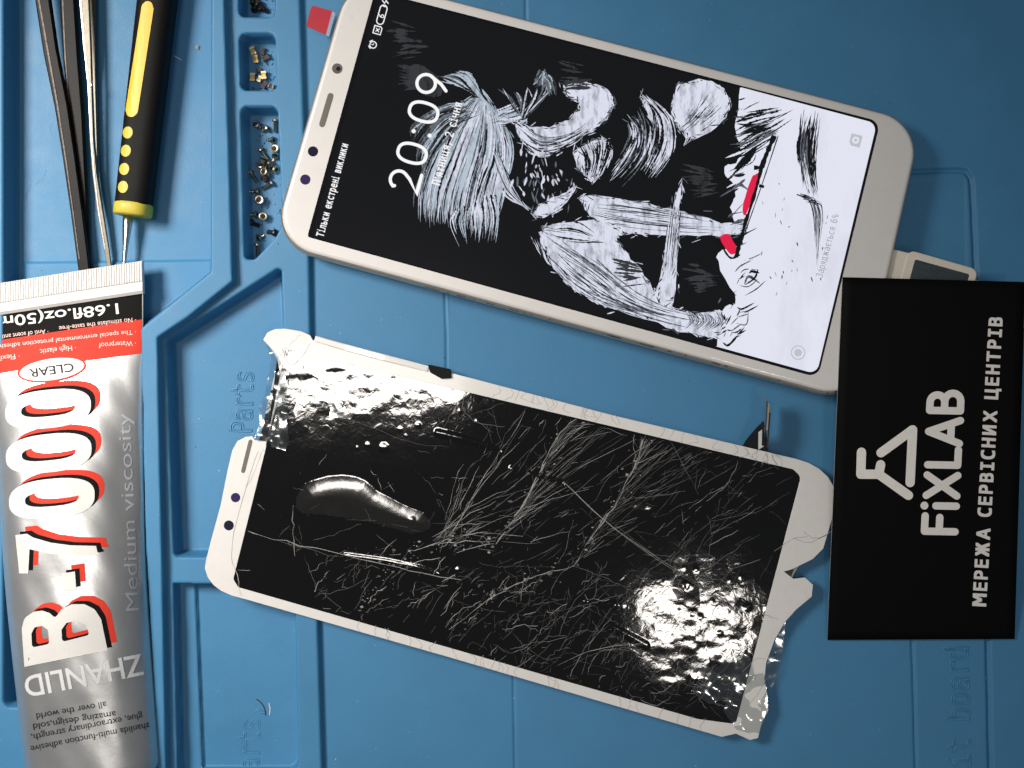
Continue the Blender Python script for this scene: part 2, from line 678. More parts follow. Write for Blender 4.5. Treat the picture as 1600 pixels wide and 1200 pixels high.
def black_glass():
    m = bpy.data.materials.new('cracked_black_glass')
    m.use_nodes = True
    nt = m.node_tree
    b = nt.nodes['Principled BSDF']
    b.inputs['Base Color'].default_value = (0.004, 0.0035, 0.0035, 1)
    b.inputs['Roughness'].default_value = 0.05
    b.inputs['Specular IOR Level'].default_value = 0.6
    tc = nt.nodes.new('ShaderNodeTexCoord')
    n = nt.nodes.new('ShaderNodeTexNoise')
    n.inputs['Scale'].default_value = 5
    n.inputs['Detail'].default_value = 2
    n.inputs['Roughness'].default_value = 0.5
    n.inputs['Distortion'].default_value = 0.8
    nt.links.new(tc.outputs['Object'], n.inputs['Vector'])
    bp = nt.nodes.new('ShaderNodeBump')
    bp.inputs['Distance'].default_value = 0.0013
    nt.links.new(n.outputs['Fac'], bp.inputs['Height'])
    v = nt.nodes.new('ShaderNodeTexVoronoi')
    v.inputs['Scale'].default_value = 2.2
    v.feature = 'F1'
    nt.links.new(tc.outputs['Object'], v.inputs['Vector'])
    # every splinter of the shattered glass sits at its own slight tilt
    sub = nt.nodes.new('ShaderNodeVectorMath')
    sub.operation = 'SUBTRACT'
    sub.inputs[1].default_value = (0.5, 0.5, 0.5)
    nt.links.new(v.outputs['Color'], sub.inputs[0])
    sc = nt.nodes.new('ShaderNodeVectorMath')
    sc.operation = 'SCALE'
    sc.inputs['Scale'].default_value = 0.010
    nt.links.new(sub.outputs['Vector'], sc.inputs[0])
    add = nt.nodes.new('ShaderNodeVectorMath')
    add.operation = 'ADD'
    nt.links.new(bp.outputs['Normal'], add.inputs[0])
    nt.links.new(sc.outputs['Vector'], add.inputs[1])
    nrm = nt.nodes.new('ShaderNodeVectorMath')
    nrm.operation = 'NORMALIZE'
    nt.links.new(add.outputs['Vector'], nrm.inputs[0])
    nt.links.new(nrm.outputs['Vector'], b.inputs['Normal'])
    return m


M['black_glass'] = black_glass()


def clear_glass():
    m = bpy.data.materials.new('clear_glass_splinter')
    m.use_nodes = True
    nt = m.node_tree
    nt.nodes.remove(nt.nodes['Principled BSDF'])
    out = nt.nodes['Material Output']
    t = nt.nodes.new('ShaderNodeBsdfTransparent')
    t.inputs[0].default_value = (0.90, 0.93, 0.93, 1)
    g = nt.nodes.new('ShaderNodeBsdfGlossy')
    g.inputs['Roughness'].default_value = 0.12
    tc = nt.nodes.new('ShaderNodeTexCoord')
    n = nt.nodes.new('ShaderNodeTexNoise')
    n.inputs['Scale'].default_value = 2.2
    n.inputs['Detail'].default_value = 5
    nt.links.new(tc.outputs['Object'], n.inputs['Vector'])
    bp = nt.nodes.new('ShaderNodeBump')
    bp.inputs['Distance'].default_value = 0.02
    n.inputs['Detail'].default_value = 2
    nt.links.new(n.outputs['Fac'], bp.inputs['Height'])
    nt.links.new(bp.outputs['Normal'], g.inputs['Normal'])
    mx = nt.nodes.new('ShaderNodeMixShader')
    mx.inputs[0].default_value = 0.22
    nt.links.new(t.outputs[0], mx.inputs[1])
    nt.links.new(g.outputs[0], mx.inputs[2])
    nt.links.new(mx.outputs[0], out.inputs['Surface'])
    return m


M['shard'] = clear_glass()
M['bubble'] = material('lifted_film', (0.012, 0.0115, 0.011), 0.085, spec=0.6, var=0.1, bump=0.001, bump_scale=5)
M['scuff'] = material('blue_silicone_scuff', (0.085, 0.25, 0.43), 0.6, var=0.1)

# ------------------------------------------------------------------ the silicone work mat
Z_TRAY, Z_COMP, Z_SCREW, Z_MAIN, Z_RIDGE = -0.75, -0.58, -0.75, -0.20, 0.30


def mat_height(px, py):
    h = np.zeros(px.shape)

    def op(poly, z, wall, r=0):
        nonlocal h
        pl = fillet(poly, r) if r else poly
        xs = [q[0] for q in pl]
        ys = [q[1] for q in pl]
        m = (px > min(xs) - 2) & (px < max(xs) + 2) & (py > min(ys) - 2) & (py < max(ys) + 2)
        d = sdf(pl, px[m], py[m])
        t = sstep(-d / wall)
        h[m] = h[m] * (1 - t) + z * t

    def groove(pts, w, z, soft=3.0):
        nonlocal h
        xs = [q[0] for q in pts]
        ys = [q[1] for q in pts]
        m = (px > min(xs) - 20) & (px < max(xs) + 20) & (py > min(ys) - 20) & (py < max(ys) + 20)
        d = pldist(pts, px[m], py[m])
        h[m] += z * (1 - sstep((d - w / 2 + soft / 2) / soft))

    # big work area on the right
    op([(463, -400), (466, 0), (472, 200), (480, 400), (482, 520), (493, 960), (500, 1200), (510, 1600), (2300, 1600), (2300, -400)], Z_MAIN, 9)
    # tool tray on the left
    op([(4, -400), (331, -400), (330, 424), (221, 512), (228, 850), (246, 1150), (250, 1215), (60, 1215), (60, 1107), (3, 1107)], Z_TRAY, 9, 14)
    # step inside the tray
    op([(20, 404), (324, 400), (324, 426), (232, 500), (232, 700), (20, 700)], Z_TRAY + 0.06, 5)
    # raised ridge between the tray and the small compartments
    op([(331, -400), (357, -400), (358, 0), (365, 230), (371, 443), (300, 500), (255, 530), (258, 700), (262, 880), (268, 1200), (270, 1500),
        (250, 1500), (246, 1150), (229, 850), (221, 512), (330, 424)], Z_RIDGE, 5)
    # screw compartments
    op([(372, -80), (430, -80), (430, 27), (372, 27)], Z_SCREW, 5, 11)
    op([(373, 51), (430, 51), (434, 142), (375, 142)], Z_SCREW, 5, 12)
    op([(375, 165), (434, 165), (442, 350), (430, 372), (398, 406), (381, 406)], Z_SCREW, 5, 12)
    # two parts compartments
    op([(258, 531), (434, 418), (441, 420), (446, 600), (453, 872), (270, 872)], Z_COMP, 8, 10)
    op([(270, 911), (462, 911), (468, 1216), (277, 1216)], Z_COMP, 8, 24)
    # small steps inside
    op([(270, 911), (300, 911), (312, 1216), (277, 1216)], Z_COMP + 0.12, 4)
    # fine seams of the work area
    groove([(818, -300), (822, 30), (828, 120)], 2.5, -0.06)
    groove([(694, 430), (697, 520), (698, 720)], 2.5, -0.05)
    groove([(800, 960), (803, 1080), (808, 1400)], 2.5, -0.05)
    groove([(1200, 276), (1400, 267), (1500, 264), (1514, 266), (1521, 276), (1523, 290), (1530, 450), (1548, 1000), (1556, 1400)], 6.5, -0.085, 4)
    groove([(1427, 930), (1432, 1080), (1440, 1400)], 4, -0.055)
    op([(697, 300), (1515, 276), (1524, 900), (697, 900)], Z_MAIN - 0.015, 4)
    return h


def build_mat():
    step = 0.034 * SC
    xs = np.arange(-110, 1710, step)
    ys = np.arange(-110, 1310, step)
    PX, PY = np.meshgrid(xs, ys)
    Hh = mat_height(PX, PY)
    X = (PX - 800) / SC
    Y = (600 - PY) / SC
    Hh = Hh + 0.004 * vnoise(X + 50, Y + 50, 2.0, 3) + 0.010 * vnoise(X + 50, Y + 50, 0.35, 4)
    # outer border carried on to the real edge of the mat, then down
    def pad(A, left, right, top, bot):
        A = np.concatenate([np.full((A.shape[0], 1), 0.0) + A[:, :1] + left, A, A[:, -1:] + right], 1)
        return np.concatenate([A[:1] + top, A, A[-1:] + bot], 0)
    X = pad(X, -3.0, 12.0, 0, 0)
    Y = pad(Y, 0, 0, 5.0, -5.0)
    Hh = pad(Hh, 0, 0, 0, 0)
    X = pad(X, -0.02, 0.02, 0, 0)
    Y = pad(Y, 0, 0, 0.02, -0.02)
    Hh = pad(Hh, 0, 0, 0, 0)
    Hh[0, :] = Hh[-1, :] = -1.2
    Hh[:, 0] = Hh[:, -1] = -1.2
    return grid_mesh('work_mat', X, -0 + Y, Hh, M['mat'])


mat_o = build_mat()
mat_o['label'] = 'blue silicone repair mat with moulded trays under everything'
mat_o['category'] = 'work mat'
bm = bmesh.new(); bm.from_mesh(mat_o.data)
if bm.faces and sum(f.normal.z for f in list(bm.faces)[:500]) < 0:
    bmesh.ops.reverse_faces(bm, faces=bm.faces)
bm.to_mesh(mat_o.data); bm.free()


def hz(x, y):
    px, py = to_px(x, y, 0)
    return float(mat_height(np.array([px]), np.array([py]))[0])


def emboss(body, start, end, cap_px, z, thick=0.026, font=MONO):
    cap = CAPM if font else CAPB
    v, f = raw_text(body, font, 0, thick)
    pv, _ = place((v, f), start, end, cap_px, cap)
    out = []
    for (x, y, q), o in zip(pv, v):
        p = P(x, y, z)
        out.append((p.x, p.y, z + o[2] * 0.5))
    return link('raised_lettering', out, f, M['emboss'], mat_o, True)


emboss('Parts', (393, 676), (396, 581), 33, Z_COMP)
emboss('s,', (391, 731), (392, 697), 33, Z_COMP)
emboss('Parts,', (404, 1222), (407, 1108), 33, Z_COMP, 0.018)
emboss('circuit board', (1520, 1318), (1512, 1010), 36, Z_MAIN, 0.022)


# moulding-edge highlights painted as pale ribbons, and faint scuffs in the silicone
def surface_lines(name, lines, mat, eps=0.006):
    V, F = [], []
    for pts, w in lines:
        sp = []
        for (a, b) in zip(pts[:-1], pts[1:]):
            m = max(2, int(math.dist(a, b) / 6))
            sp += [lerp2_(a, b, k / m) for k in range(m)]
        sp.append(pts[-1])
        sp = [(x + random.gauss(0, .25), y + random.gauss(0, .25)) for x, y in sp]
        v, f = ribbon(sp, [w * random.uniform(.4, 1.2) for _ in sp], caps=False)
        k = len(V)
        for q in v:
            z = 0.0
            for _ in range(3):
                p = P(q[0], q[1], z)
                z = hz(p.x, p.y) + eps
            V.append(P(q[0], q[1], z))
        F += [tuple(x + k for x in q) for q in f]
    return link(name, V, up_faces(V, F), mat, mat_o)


def lerp2_(a, b, t):
    return (a[0] + (b[0] - a[0]) * t, a[1] + (b[1] - a[1]) * t)


surface_lines('edge_highlight', [([(306, 925), (309, 1020), (312, 1110), (316, 1214)], 1.8), ([(302, 863), (322, 862)], 2.4)], M['speck_light'])  # bright lines along the floor edges are highlights put in as pale strips
sl_ = []
for _ in range(46):
    x, y = random.choice([(random.uniform(40, 320), random.uniform(10, 390)), (random.uniform(290, 470), random.uniform(480, 1190)), (random.uniform(520, 1600), random.uniform(0, 1200))])
    a = random.uniform(0, 6.28)
    L = random.uniform(8, 46)
    c = random.uniform(-.5, .5)
    sl_.append(([(x, y), (x + L * .5 * math.cos(a), y + L * .5 * math.sin(a)), (x + L * math.cos(a + c), y + L * math.sin(a + c))], random.uniform(.5, 1.0)))
surface_lines('scuffs', sl_, M['scuff'], 0.004)


# specks of dust, hairs and crumbs lying on the mat
def specks(name, n, mat, size, kind_pts=None):
    V, F = [], []
    for i in range(n):
        if kind_pts:
            x0, y0, x1, y1 = random.choice(kind_pts)
            px, py = random.uniform(x0, x1), random.uniform(y0, y1)
        else:
            px, py = random.uniform(-20, 1620), random.uniform(-20, 1220)
        p = P(px, py, 0)
        z = hz(p.x, p.y)
        r = random.uniform(*size)
        k = len(V)
        a0 = random.uniform(0, 6.28)
        el = random.choice([1, 1, 1.6, 2.6])
        for j in range(5):
            a = j * 1.2566
            dx, dy = r * el * math.cos(a), r * math.sin(a) * random.uniform(.6, 1)
            V.append((p.x + dx * math.cos(a0) - dy * math.sin(a0), p.y + dx * math.sin(a0) + dy * math.cos(a0), z + 0.004))
        V.append((p.x, p.y, z + 0.004 + r * 0.7))
        for j in range(5):
            F.append((k + j, k + (j + 1) % 5, k + 5))
    o = link(name, V, F, mat)
    o['kind'] = 'stuff'
    return o


specks('pale_dust', 330, M['speck_light'], (0.004, 0.012))
specks('dark_grit', 90, M['speck_dark'], (0.004, 0.013))
specks('metal_grit', 170, M['speck_dark'], (0.006, 0.022), [(385, 68, 431, 138), (390, 185, 435, 395), (385, -20, 428, 22)])

# crumbs and hairs one can point at
cr = thing('crumb', 'pale angular crumb on the tool tray floor right of the yellow and black handle', 'crumb', P(309, 74, Z_TRAY))
V = []
for k in range(6):
    a = k * 1.047
    V.append(P(309 + 4.5 * math.cos(a) * (0.8 + .3 * (k % 2)), 74 + 4.5 * math.sin(a), Z_TRAY + 0.01))
V.append(P(309, 74, Z_TRAY + 0.07))
link('body', V, [(k, (k + 1) % 6, 6) for k in range(6)], material('crumb_grey', (0.3, 0.32, 0.3), 0.7, var=.2), cr)


def hair(pts, z, w, mat, label):
    v, f = ribbon(pts, w, caps=False)
    o = link('hair', *flat((v, f), z), mat)
    tag(o, label, 'hair')


hair(arc(395, 1118, 20, 26, -75, 0, 10), Z_COMP + 0.012, 1.6, M['speck_dark'], 'short dark curved hair on the lower parts compartment floor')
hair([(420, 1098), (422, 1108), (421, 1117)], Z_COMP + 0.012, 1.3, M['speck_light'], 'tiny pale fibre beside the dark curved hair')
hair([(272, 87), (279, 91), (284, 94)], Z_TRAY + 0.02, 1.2, M['speck_light'], 'tiny pale fibre just right of the black grip of the screwdriver')

# ------------------------------------------------------------------ glue tube
T0, T1 = np.array([101.0, 425.0]), np.array([148.0, 1192.0])
ZT = 0.15
tA, tB = P(*T0, ZT), P(*T1, ZT)
TL = (tB - tA).length
tdir = (tB - tA).normalized()
tperp = Vector((-tdir.y, tdir.x, 0))       # towards the right in the picture
if tperp.x < 0:
    tperp = -tperp
SK = -0.095 * -1


def t_a(t):
    return (121 * (1 - t) + 105 * t) / SC * 0.985


def t_b(t):
    q = float(sstep(np.array((t - 0.045) / 0.62)))
    return 0.05 + 0.95 * q


def t_z(t):
    return -0.08 + 0.36 * float(sstep(np.array(t / 0.7)))


def tube_inv(x, y):
    d = Vector((x, y, 0)) - Vector((tA.x, tA.y, 0))
    s, v = d.dot(tdir), d.dot(tperp)
    # bend
    t = s / TL
    v += 9 / SC * math.sin(math.pi * max(0, min(1, t)))
    t = (s - SK * v * -1) / TL if False else (s + SK * v * (1 - t)) / TL
    return t, v


def dent(x, y):
    px, py = to_px(x, y, 1.0)
    h = -0.10 * math.exp(-(((px - 205) / 40) ** 2 + ((py - 770) / 85) ** 2))
    h += 0.05 * math.exp(-(((px - 70) / 45) ** 2 + ((py - 700) / 70) ** 2))
    h -= 0.05 * math.exp(-(((px - 60) / 60) ** 2 + ((py - 900) / 50) ** 2))
    h += 0.02 * math.sin(py / 55.0 + px / 60.0)
    h += 0.016 * math.sin(px / 17 + py / 43 + 1.0) * math.cos(py / 31 - px / 37) + 0.006 * math.sin(px / 9 - py / 13)
    return h


def tube_top(x, y):
    t, v = tube_inv(x, y)
    t = max(0.0, min(1.0, t))
    u = max(-1.0, min(1.0, v / t_a(t)))
    env = max(0.0, 1 - u * u) ** 0.55
    fade = float(sstep(np.array((t - 0.08) / 0.2)))
    return t_z(t) + t_b(t) * env + dent(x, y) * fade * min(1, env * 1.5)


glue = thing('glue_tube', 'silver glue tube with white crimped end, black and red bands and big white lettering', 'glue tube', P(125, 800, Z_TRAY))


def build_tube():
    ts = list(np.linspace(0.035, 1.0, 90))
    us = [math.sin(a) for a in np.linspace(-math.pi / 2, math.pi / 2, 49)]
    V, F = [], []
    m = len(us)
    for t in ts:
        # top row left to right then bottom row right to left
        row = []
        for u in us:
            v = u * t_a(t)
            s = t * TL - SK * v * (1 - t)
            v2 = v - 9 / SC * math.sin(math.pi * t)
            p = tA + tdir * s + tperp * v2
            row.append((p.x, p.y, tube_top(p.x, p.y) if abs(u) < 0.9999 else t_z(t)))
        for u in us[-2:0:-1]:
            v = u * t_a(t)
            s = t * TL - SK * v * (1 - t)
            v2 = v - 9 / SC * math.sin(math.pi * t)
            p = tA + tdir * s + tperp * v2
            row.append((p.x, p.y, t_z(t) - t_b(t) * (1 - u * u) ** 0.55))
        V += row
    k = 2 * m - 2
    # rounded shoulder
    c1 = tA + tdir * TL
    base = [Vector(q) for q in V[-k:]]
    cen = sum(base, Vector()) / k
    for sh, sc in ((0.10, 0.985), (0.22, 0.94), (0.32, 0.86), (0.40, 0.70), (0.44, 0.50), (0.9, 0.48)):
        V += [tuple(cen + (q - cen) * sc + tdir * sh) for q in base]
    n = len(V) // k
    for i in range(n - 1):
        for j in range(k):
            l = (j + 1) % k
            F.append((i * k + j, i * k + l, (i + 1) * k + l, (i + 1) * k + j))
    F.append(tuple(range(k)))
    F.append(tuple(range((n - 1) * k, n * k))[::-1])
    o = link('body', V, F, M['tube'], glue, True)
    b = bmesh.new(); b.from_mesh(o.data)
    bmesh.ops.recalc_face_normals(b, faces=b.faces)
    b.to_mesh(o.data); b.free()
    # screw cap beyond the shoulder
    loops = []
    ax = tdir
    for d, r in ((0.62, 0.62), (0.64, 0.66), (1.9, 0.60), (1.95, 0.55)):
        lp = []
        for j in range(40):
            a = 2 * math.pi * j / 40
            rr = r * (1 + (0.03 if j % 2 else 0))
            lp.append(tuple(cen + ax * d + tperp * rr * math.cos(a) + Vector((0, 0, rr * math.sin(a)))))
        loops.append(lp)
    v, f = loft(loops)
    link('cap', v, f, M['tube_white'], glue)


build_tube()


def crimp():
    # flat sealed end with fine ribs, a smooth fold below it
    V, F = [], []
    nu = 240
    rows = [0.0, 0.003, 0.040, 0.0415, 0.0430, 0.060, 0.066]
    for ri, t in enumerate(rows):
        for j in range(nu + 1):
            u = -1 + 2 * j / nu
            v = u * t_a(0) * 1.0
            s = t * TL - SK * v * (1 - t)
            v2 = v - 9 / SC * math.sin(math.pi * t)
            p = tA + tdir * s + tperp * v2
            rib = 0.022 * (1 if (j // 2) % 2 else 0) if 1 <= ri <= 2 else 0
            z = {0: 0.0, 1: 0.015, 2: 0.025, 3: 0.0, 4: 0.055, 5: 0.075, 6: 0.015}[ri]
            if ri >= 4:
                z = max(z, tube_top(p.x, p.y) + 0.012 * (ri != 6))
            V.append((p.x, p.y, z + rib))
    n = nu + 1
    for i in range(len(rows) - 1):
        for j in range(nu):
            F.append((i * n + j, i * n + j + 1, (i + 1) * n + j + 1, (i + 1) * n + j))
    # underside
    k = len(V)
    for t in (0.0, 0.066):
        for j in (0, nu):
            u = -1 + 2 * j / nu
            v = u * t_a(0)
            s = t * TL - SK * v * (1 - t)
            p = tA + tdir * s + tperp * (v - 9 / SC * math.sin(math.pi * t))
            V.append((p.x, p.y, -0.14))
    F.append((k, k + 1, k + 3, k + 2))
    F.append(tuple([k, k + 1] + [j for j in range(nu, -1, -1)]))
    F.append(tuple([k] + [i * n for i in range(len(rows))] + [k + 2]))
    F.append(tuple([k + 3] + [i * n + nu for i in range(len(rows) - 1, -1, -1)] + [k + 1]))
    o = link('crimped_end', V, F, M['tube_white'], glue)
    b = bmesh.new(); b.from_mesh(o.data)
    bmesh.ops.recalc_face_normals(b, faces=b.faces)
    b.to_mesh(o.data); b.free()


crimp()


def band(name, t0, t1, mat, eps, u0=-0.97, u1=0.985):
    us = [math.sin(a) for a in np.linspace(math.asin(u0), math.asin(u1), 60)]
    ts = np.linspace(t0, t1, 14)
    X = np.zeros((len(ts), len(us))); Y = X.copy(); Z = X.copy()
    for i, t in enumerate(ts):
        for j, u in enumerate(us):
            v = u * t_a(t)
            s = t * TL - SK * v * (1 - t)
            p = tA + tdir * s + tperp * (v - 9 / SC * math.sin(math.pi * t))
            X[i, j], Y[i, j], Z[i, j] = p.x, p.y, tube_top(p.x, p.y) + eps
    return grid_mesh(name, X, Y, Z, mat, glue)


band('black_band', 0.064, 0.118, M['tube_black'], 0.006)
band('red_band', 0.1175, 0.186, M['tube_red'], 0.008)


def tube_art(name, vf, mat, eps, parent=glue, step=7):
    vf = bisect_px(vf, step, 0)
    vf = bisect_px(vf, 14, 1)
    v, f = drape(vf, tube_top, eps)
    return link(name, v, f, mat, parent)


def tube_text(body, start, end, cap, mat, eps=0.013, name='lettering', bold=0.0, font=None):
    vf = place(raw_text(body, font, bold), start, end, cap, CAPM if font else CAPB)
    return tube_art(name, vf, mat, eps)


tube_text('1.68fl.oz(50ml)', (184, 474), (-24, 498), 16, M['tube_white'], bold=0.012)
tube_text('· No stimulate the taste-free', (212, 496), (92, 510), 7, M['tube_pink_ink'], 0.014)
tube_text('· Anti of scent anti-aging', (75, 514), (-20, 526), 7, M['tube_pink_ink'], 0.014)
tube_text('· The special environmental protection adhesive b', (212, 515), (-16, 540), 7, M['tube_pink_ink'], 0.014)
tube_text('· Waterproof', (212, 532), (154, 536), 8, M['tube_pink_ink'], 0.014)
tube_text('· High elastic', (118, 539), (62, 546), 8, M['tube_pink_ink'], 0.014)
tube_text('· Flexible', (30, 552), (-14, 558), 8, M['tube_pink_ink'], 0.014)


def rot_ellipse(cx, cy, rx, ry, deg, n=48):
    c, s = math.cos(math.radians(deg)), math.sin(math.radians(deg))
    return [(cx + rx * math.cos(a) * c - ry * math.sin(a) * s, cy + rx * math.cos(a) * s + ry * math.sin(a) * c)
            for a in [2 * math.pi * k / n for k in range(n)]]


tube_art('clear_badge', curve_fill([rot_ellipse(81, 577, 52, 17.5, -8)]), M['tube_white'], 0.010)
tube_art('badge_ring', curve_fill([rot_ellipse(81, 577, 54.5, 20, -8), rot_ellipse(81, 577, 51, 16.8, -8)]), M['tube_red'], 0.013)
tube_text('CLEAR', (114, 567), (45, 577), 13, M['tube_grey_ink'], 0.015, bold=0.01)


def big_glyphs(dx, dy, grow=0.0):
    """B-7000 in the photo's pixels, reading up the tube; each glyph given in (across, along) units"""
    out = []

    def q(x, y):                      # local shear of the printed word
        return (x + dx, y + dy)

    def ring(cx, cy, rx, ry, wx, wy, tilt):
        def se(rx, ry):
            pts = []
            for k in range(48):
                a = 2 * math.pi * k / 48
                c, s = math.cos(a), math.sin(a)
                ex = 2 / 2.6
                x = rx * math.copysign(abs(c) ** ex, c)
                y = ry * math.copysign(abs(s) ** ex, s) + tilt * x
                pts.append(q(cx + x, cy + y))
            return pts
        return [se(rx, ry), se(rx - wx, ry - wy)]
    out.append(ring(75, 639, 67, 30, 25, 18.5, -0.10))
    out.append(ring(76, 708, 67, 30, 25, 18.5, -0.10))
    out.append(ring(81, 779, 67, 31, 25, 19, -0.09))
    # seven: bar at the left, leg running right
    out.append([[q(*p) for p in [(24, 836), (42, 834), (52, 840), (80, 848), (110, 852), (150, 853), (152, 862), (156, 866), (150, 868), (112, 868), (80, 866), (46, 858), (44, 896), (30, 896)]]])
    out.append([[q(*p) for p in [(96, 896), (117, 893), (119, 921), (98, 924)]]])
    # B
    o = [(168, 1016), (38, 1042), (34, 982), (38, 966), (52, 956), (66, 954), (78, 958), (86, 966), (96, 952), (112, 944), (132, 944), (148, 952), (158, 968)]
    i1 = [(50, 1012), (49, 990), (54, 980), (66, 978), (75, 984), (77, 1006)]
    i2 = [(97, 1003), (96, 984), (104, 973), (120, 970), (134, 976), (140, 992)]
    out.append([[q(*p) for p in fillet(o, [0, 0, 8, 10, 10, 8, 6, 4, 8, 12, 12, 12, 8], 3)], [q(*p) for p in fillet(i1, 4, 3)], [q(*p) for p in fillet(i2, 4, 3)]])
    return merge([curve_fill(g) for g in out])


tube_art('big_lettering_red', big_glyphs(15, -13), M['tube_red'], 0.009)
tube_art('big_lettering_shadow', big_glyphs(7, -5), M['tube_black'], 0.012)
tube_art('big_lettering', big_glyphs(0, 0), M['tube_white'], 0.015)
tube_text('Medium viscosity', (217, 954), (203, 645), 20, M['tube_side_ink'])
tube_text('ZHANLID', (221, 1022), (36, 1058), 32, M['tube_pale_ink'], bold=0.014)
tube_text('all over the world', (165, 1096), (56, 1115), 10, M['tube_grey_ink'])
tube_text('amazing design,sold', (180, 1111), (51, 1131), 10, M['tube_grey_ink'])
tube_text('glue, extraordinary strength,', (222, 1114), (48, 1148), 10, M['tube_grey_ink'])
tube_text('zhanlida multi-function adhesive', (233, 1129), (47, 1166), 10, M['tube_grey_ink'])

# ------------------------------------------------------------------ screwdriver
sA, sB = P(258, -130, -0.1), P(205, 328, -0.1)
sdr = thing('screwdriver', 'black rubber screwdriver handle with yellow inlay and dots, blade under the glue tube', 'screwdriver', P(215, 300, Z_TRAY))
SR = 0.455
SZ = -0.27
sdv = (sB - sA); SL = sdv.length; sdv.normalize()
spp = Vector((-sdv.y, sdv.x, 0))
if spp.x < 0:
    spp = -spp


def s_r(t):
    return SR * (1.06 - 0.08 * t)


def handle_top(x, y):
    d = Vector((x, y, 0)) - Vector((sA.x, sA.y, 0))
    s, v = d.dot(sdv), d.dot(spp)
    r = s_r(max(0, min(1, s / SL)))
    return SZ + (max(0.0, r ** 3.0 - min(abs(v), r) ** 3.0)) ** (1 / 3.0)


def tubeloft(name, prof, mat, parent, n=40, power=2.0, axis=None, org=None, zc=SZ, per=None, smooth=True):
    loops = []
    for s, r in prof:
        lp = []
        for j in range(n):
            a = 2 * math.pi * j / n
            c, si = math.cos(a), math.sin(a)
            k = 2 / power
            p = org + axis * s + per * r * math.copysign(abs(c) ** k, c)
            lp.append((p.x, p.y, zc + r * math.copysign(abs(si) ** k, si)))
        loops.append(lp)
    v, f = loft(loops)
    o = link(name, v, f, mat, parent, smooth)
    b = bmesh.new(); b.from_mesh(o.data)
    bmesh.ops.recalc_face_normals(b, faces=b.faces)
    b.to_mesh(o.data); b.free()
    return o


prof = [(0, s_r(0) * .9), (0.1, s_r(0))] + [(SL * t, s_r(t)) for t in np.linspace(0.05, 0.975, 16)] + [(SL * .985, s_r(1) * .97)]
tubeloft('handle', prof, M['rubber'], sdr, n=120, power=3.0, axis=sdv, org=sA, per=spp)
tubeloft('collar', [(SL * .972, SR * .93), (SL * .976, SR * 1.0), (SL * .985, SR * 1.03), (SL * 1.012, SR * 1.02), (SL * 1.018, SR * .95), (SL * 1.0185, SR * .3)], M['yellow_dull'], sdr, power=2.6, axis=sdv, org=sA, per=spp)
bA, bB = P(200, 330, -0.3), P(193, 440, -0.4)
bd = (bB - bA).normalized()
tubeloft('blade', [(0, .13), (0.35, .12), (0.9, .07), (1.35, .05), (1.75, .045)], M['steel'], sdr, n=16, axis=bd, org=bA, per=Vector((-bd.y, bd.x, 0)), zc=-0.33)
st = fillet([(221.5, 8), (228, 1), (237, 3), (240, 14), (215, 176), (208, 183), (199, 182), (196, 172)], 8, 5)
v, f = drape(bisect_px(bisect_px(curve_fill([st]), 5, 0), 14, 1), handle_top, 0.014)
link('grip_inlay', v, f, M['yellow'], sdr)
for cx, cy in ((199.5, 207), (196.5, 235.5), (194, 264), (192, 292)):
    v, f = drape(bisect_px(curve_fill([rot_ellipse(cx, cy, 7.8, 9.4, 10, 24)]), 4, 0), handle_top, 0.014)
    link('grip_dot', v, f, M['yellow_dull'], sdr)

# ------------------------------------------------------------------ tweezers
def bar_px(name, pts, mat, parent, dz=0.0):
    """pts: (px, py, z, width_px, thickness)"""
    path = []
    for x, y, z, w, h in pts:
        z += dz
        p = P(x, y, z)
        path.append((p.x, p.y, z, w * (H - z) / H / SC, h))
    return sweep_bar(name, path, mat, parent)


tw = thing('tweezers', 'black coated tweezers lying closed, tips under the crimped end of the glue tube', 'tweezers', P(110, 200, Z_TRAY))
bar_px('arm', [(53, -120, 0.10, 23, .22), (68, 0, 0.08, 23, .22), (80, 80, 0.02, 22, .22), (97, 165, -0.06, 21, .2), (110, 250, -0.12, 20, .2), (121, 330, -0.18, 19, .18), (131, 410, -0.22, 18, .16), (138, 470, -0.26, 16, .14)], M['black_metal'], tw, -0.2)
bar_px('arm', [(103, -120, -0.12, 23, .22), (107, 0, -0.14, 23, .22), (112, 90, -0.18, 24, .2), (119, 180, -0.24, 24, .2), (125, 270, -0.30, 20, .2), (131, 350, -0.36, 16, .16), (138, 470, -0.43, 12, .12)], M['black_metal'], tw, -0.2)
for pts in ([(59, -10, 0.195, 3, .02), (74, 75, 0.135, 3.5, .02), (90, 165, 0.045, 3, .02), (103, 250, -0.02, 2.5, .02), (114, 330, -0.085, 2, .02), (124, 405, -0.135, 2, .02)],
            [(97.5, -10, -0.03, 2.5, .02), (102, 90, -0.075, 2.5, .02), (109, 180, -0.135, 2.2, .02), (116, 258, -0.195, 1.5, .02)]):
    bar_px('edge_highlight', pts, M['edge_highlight'], tw, -0.2)  # lighter strips paint the bevel highlight on each arm's left edge

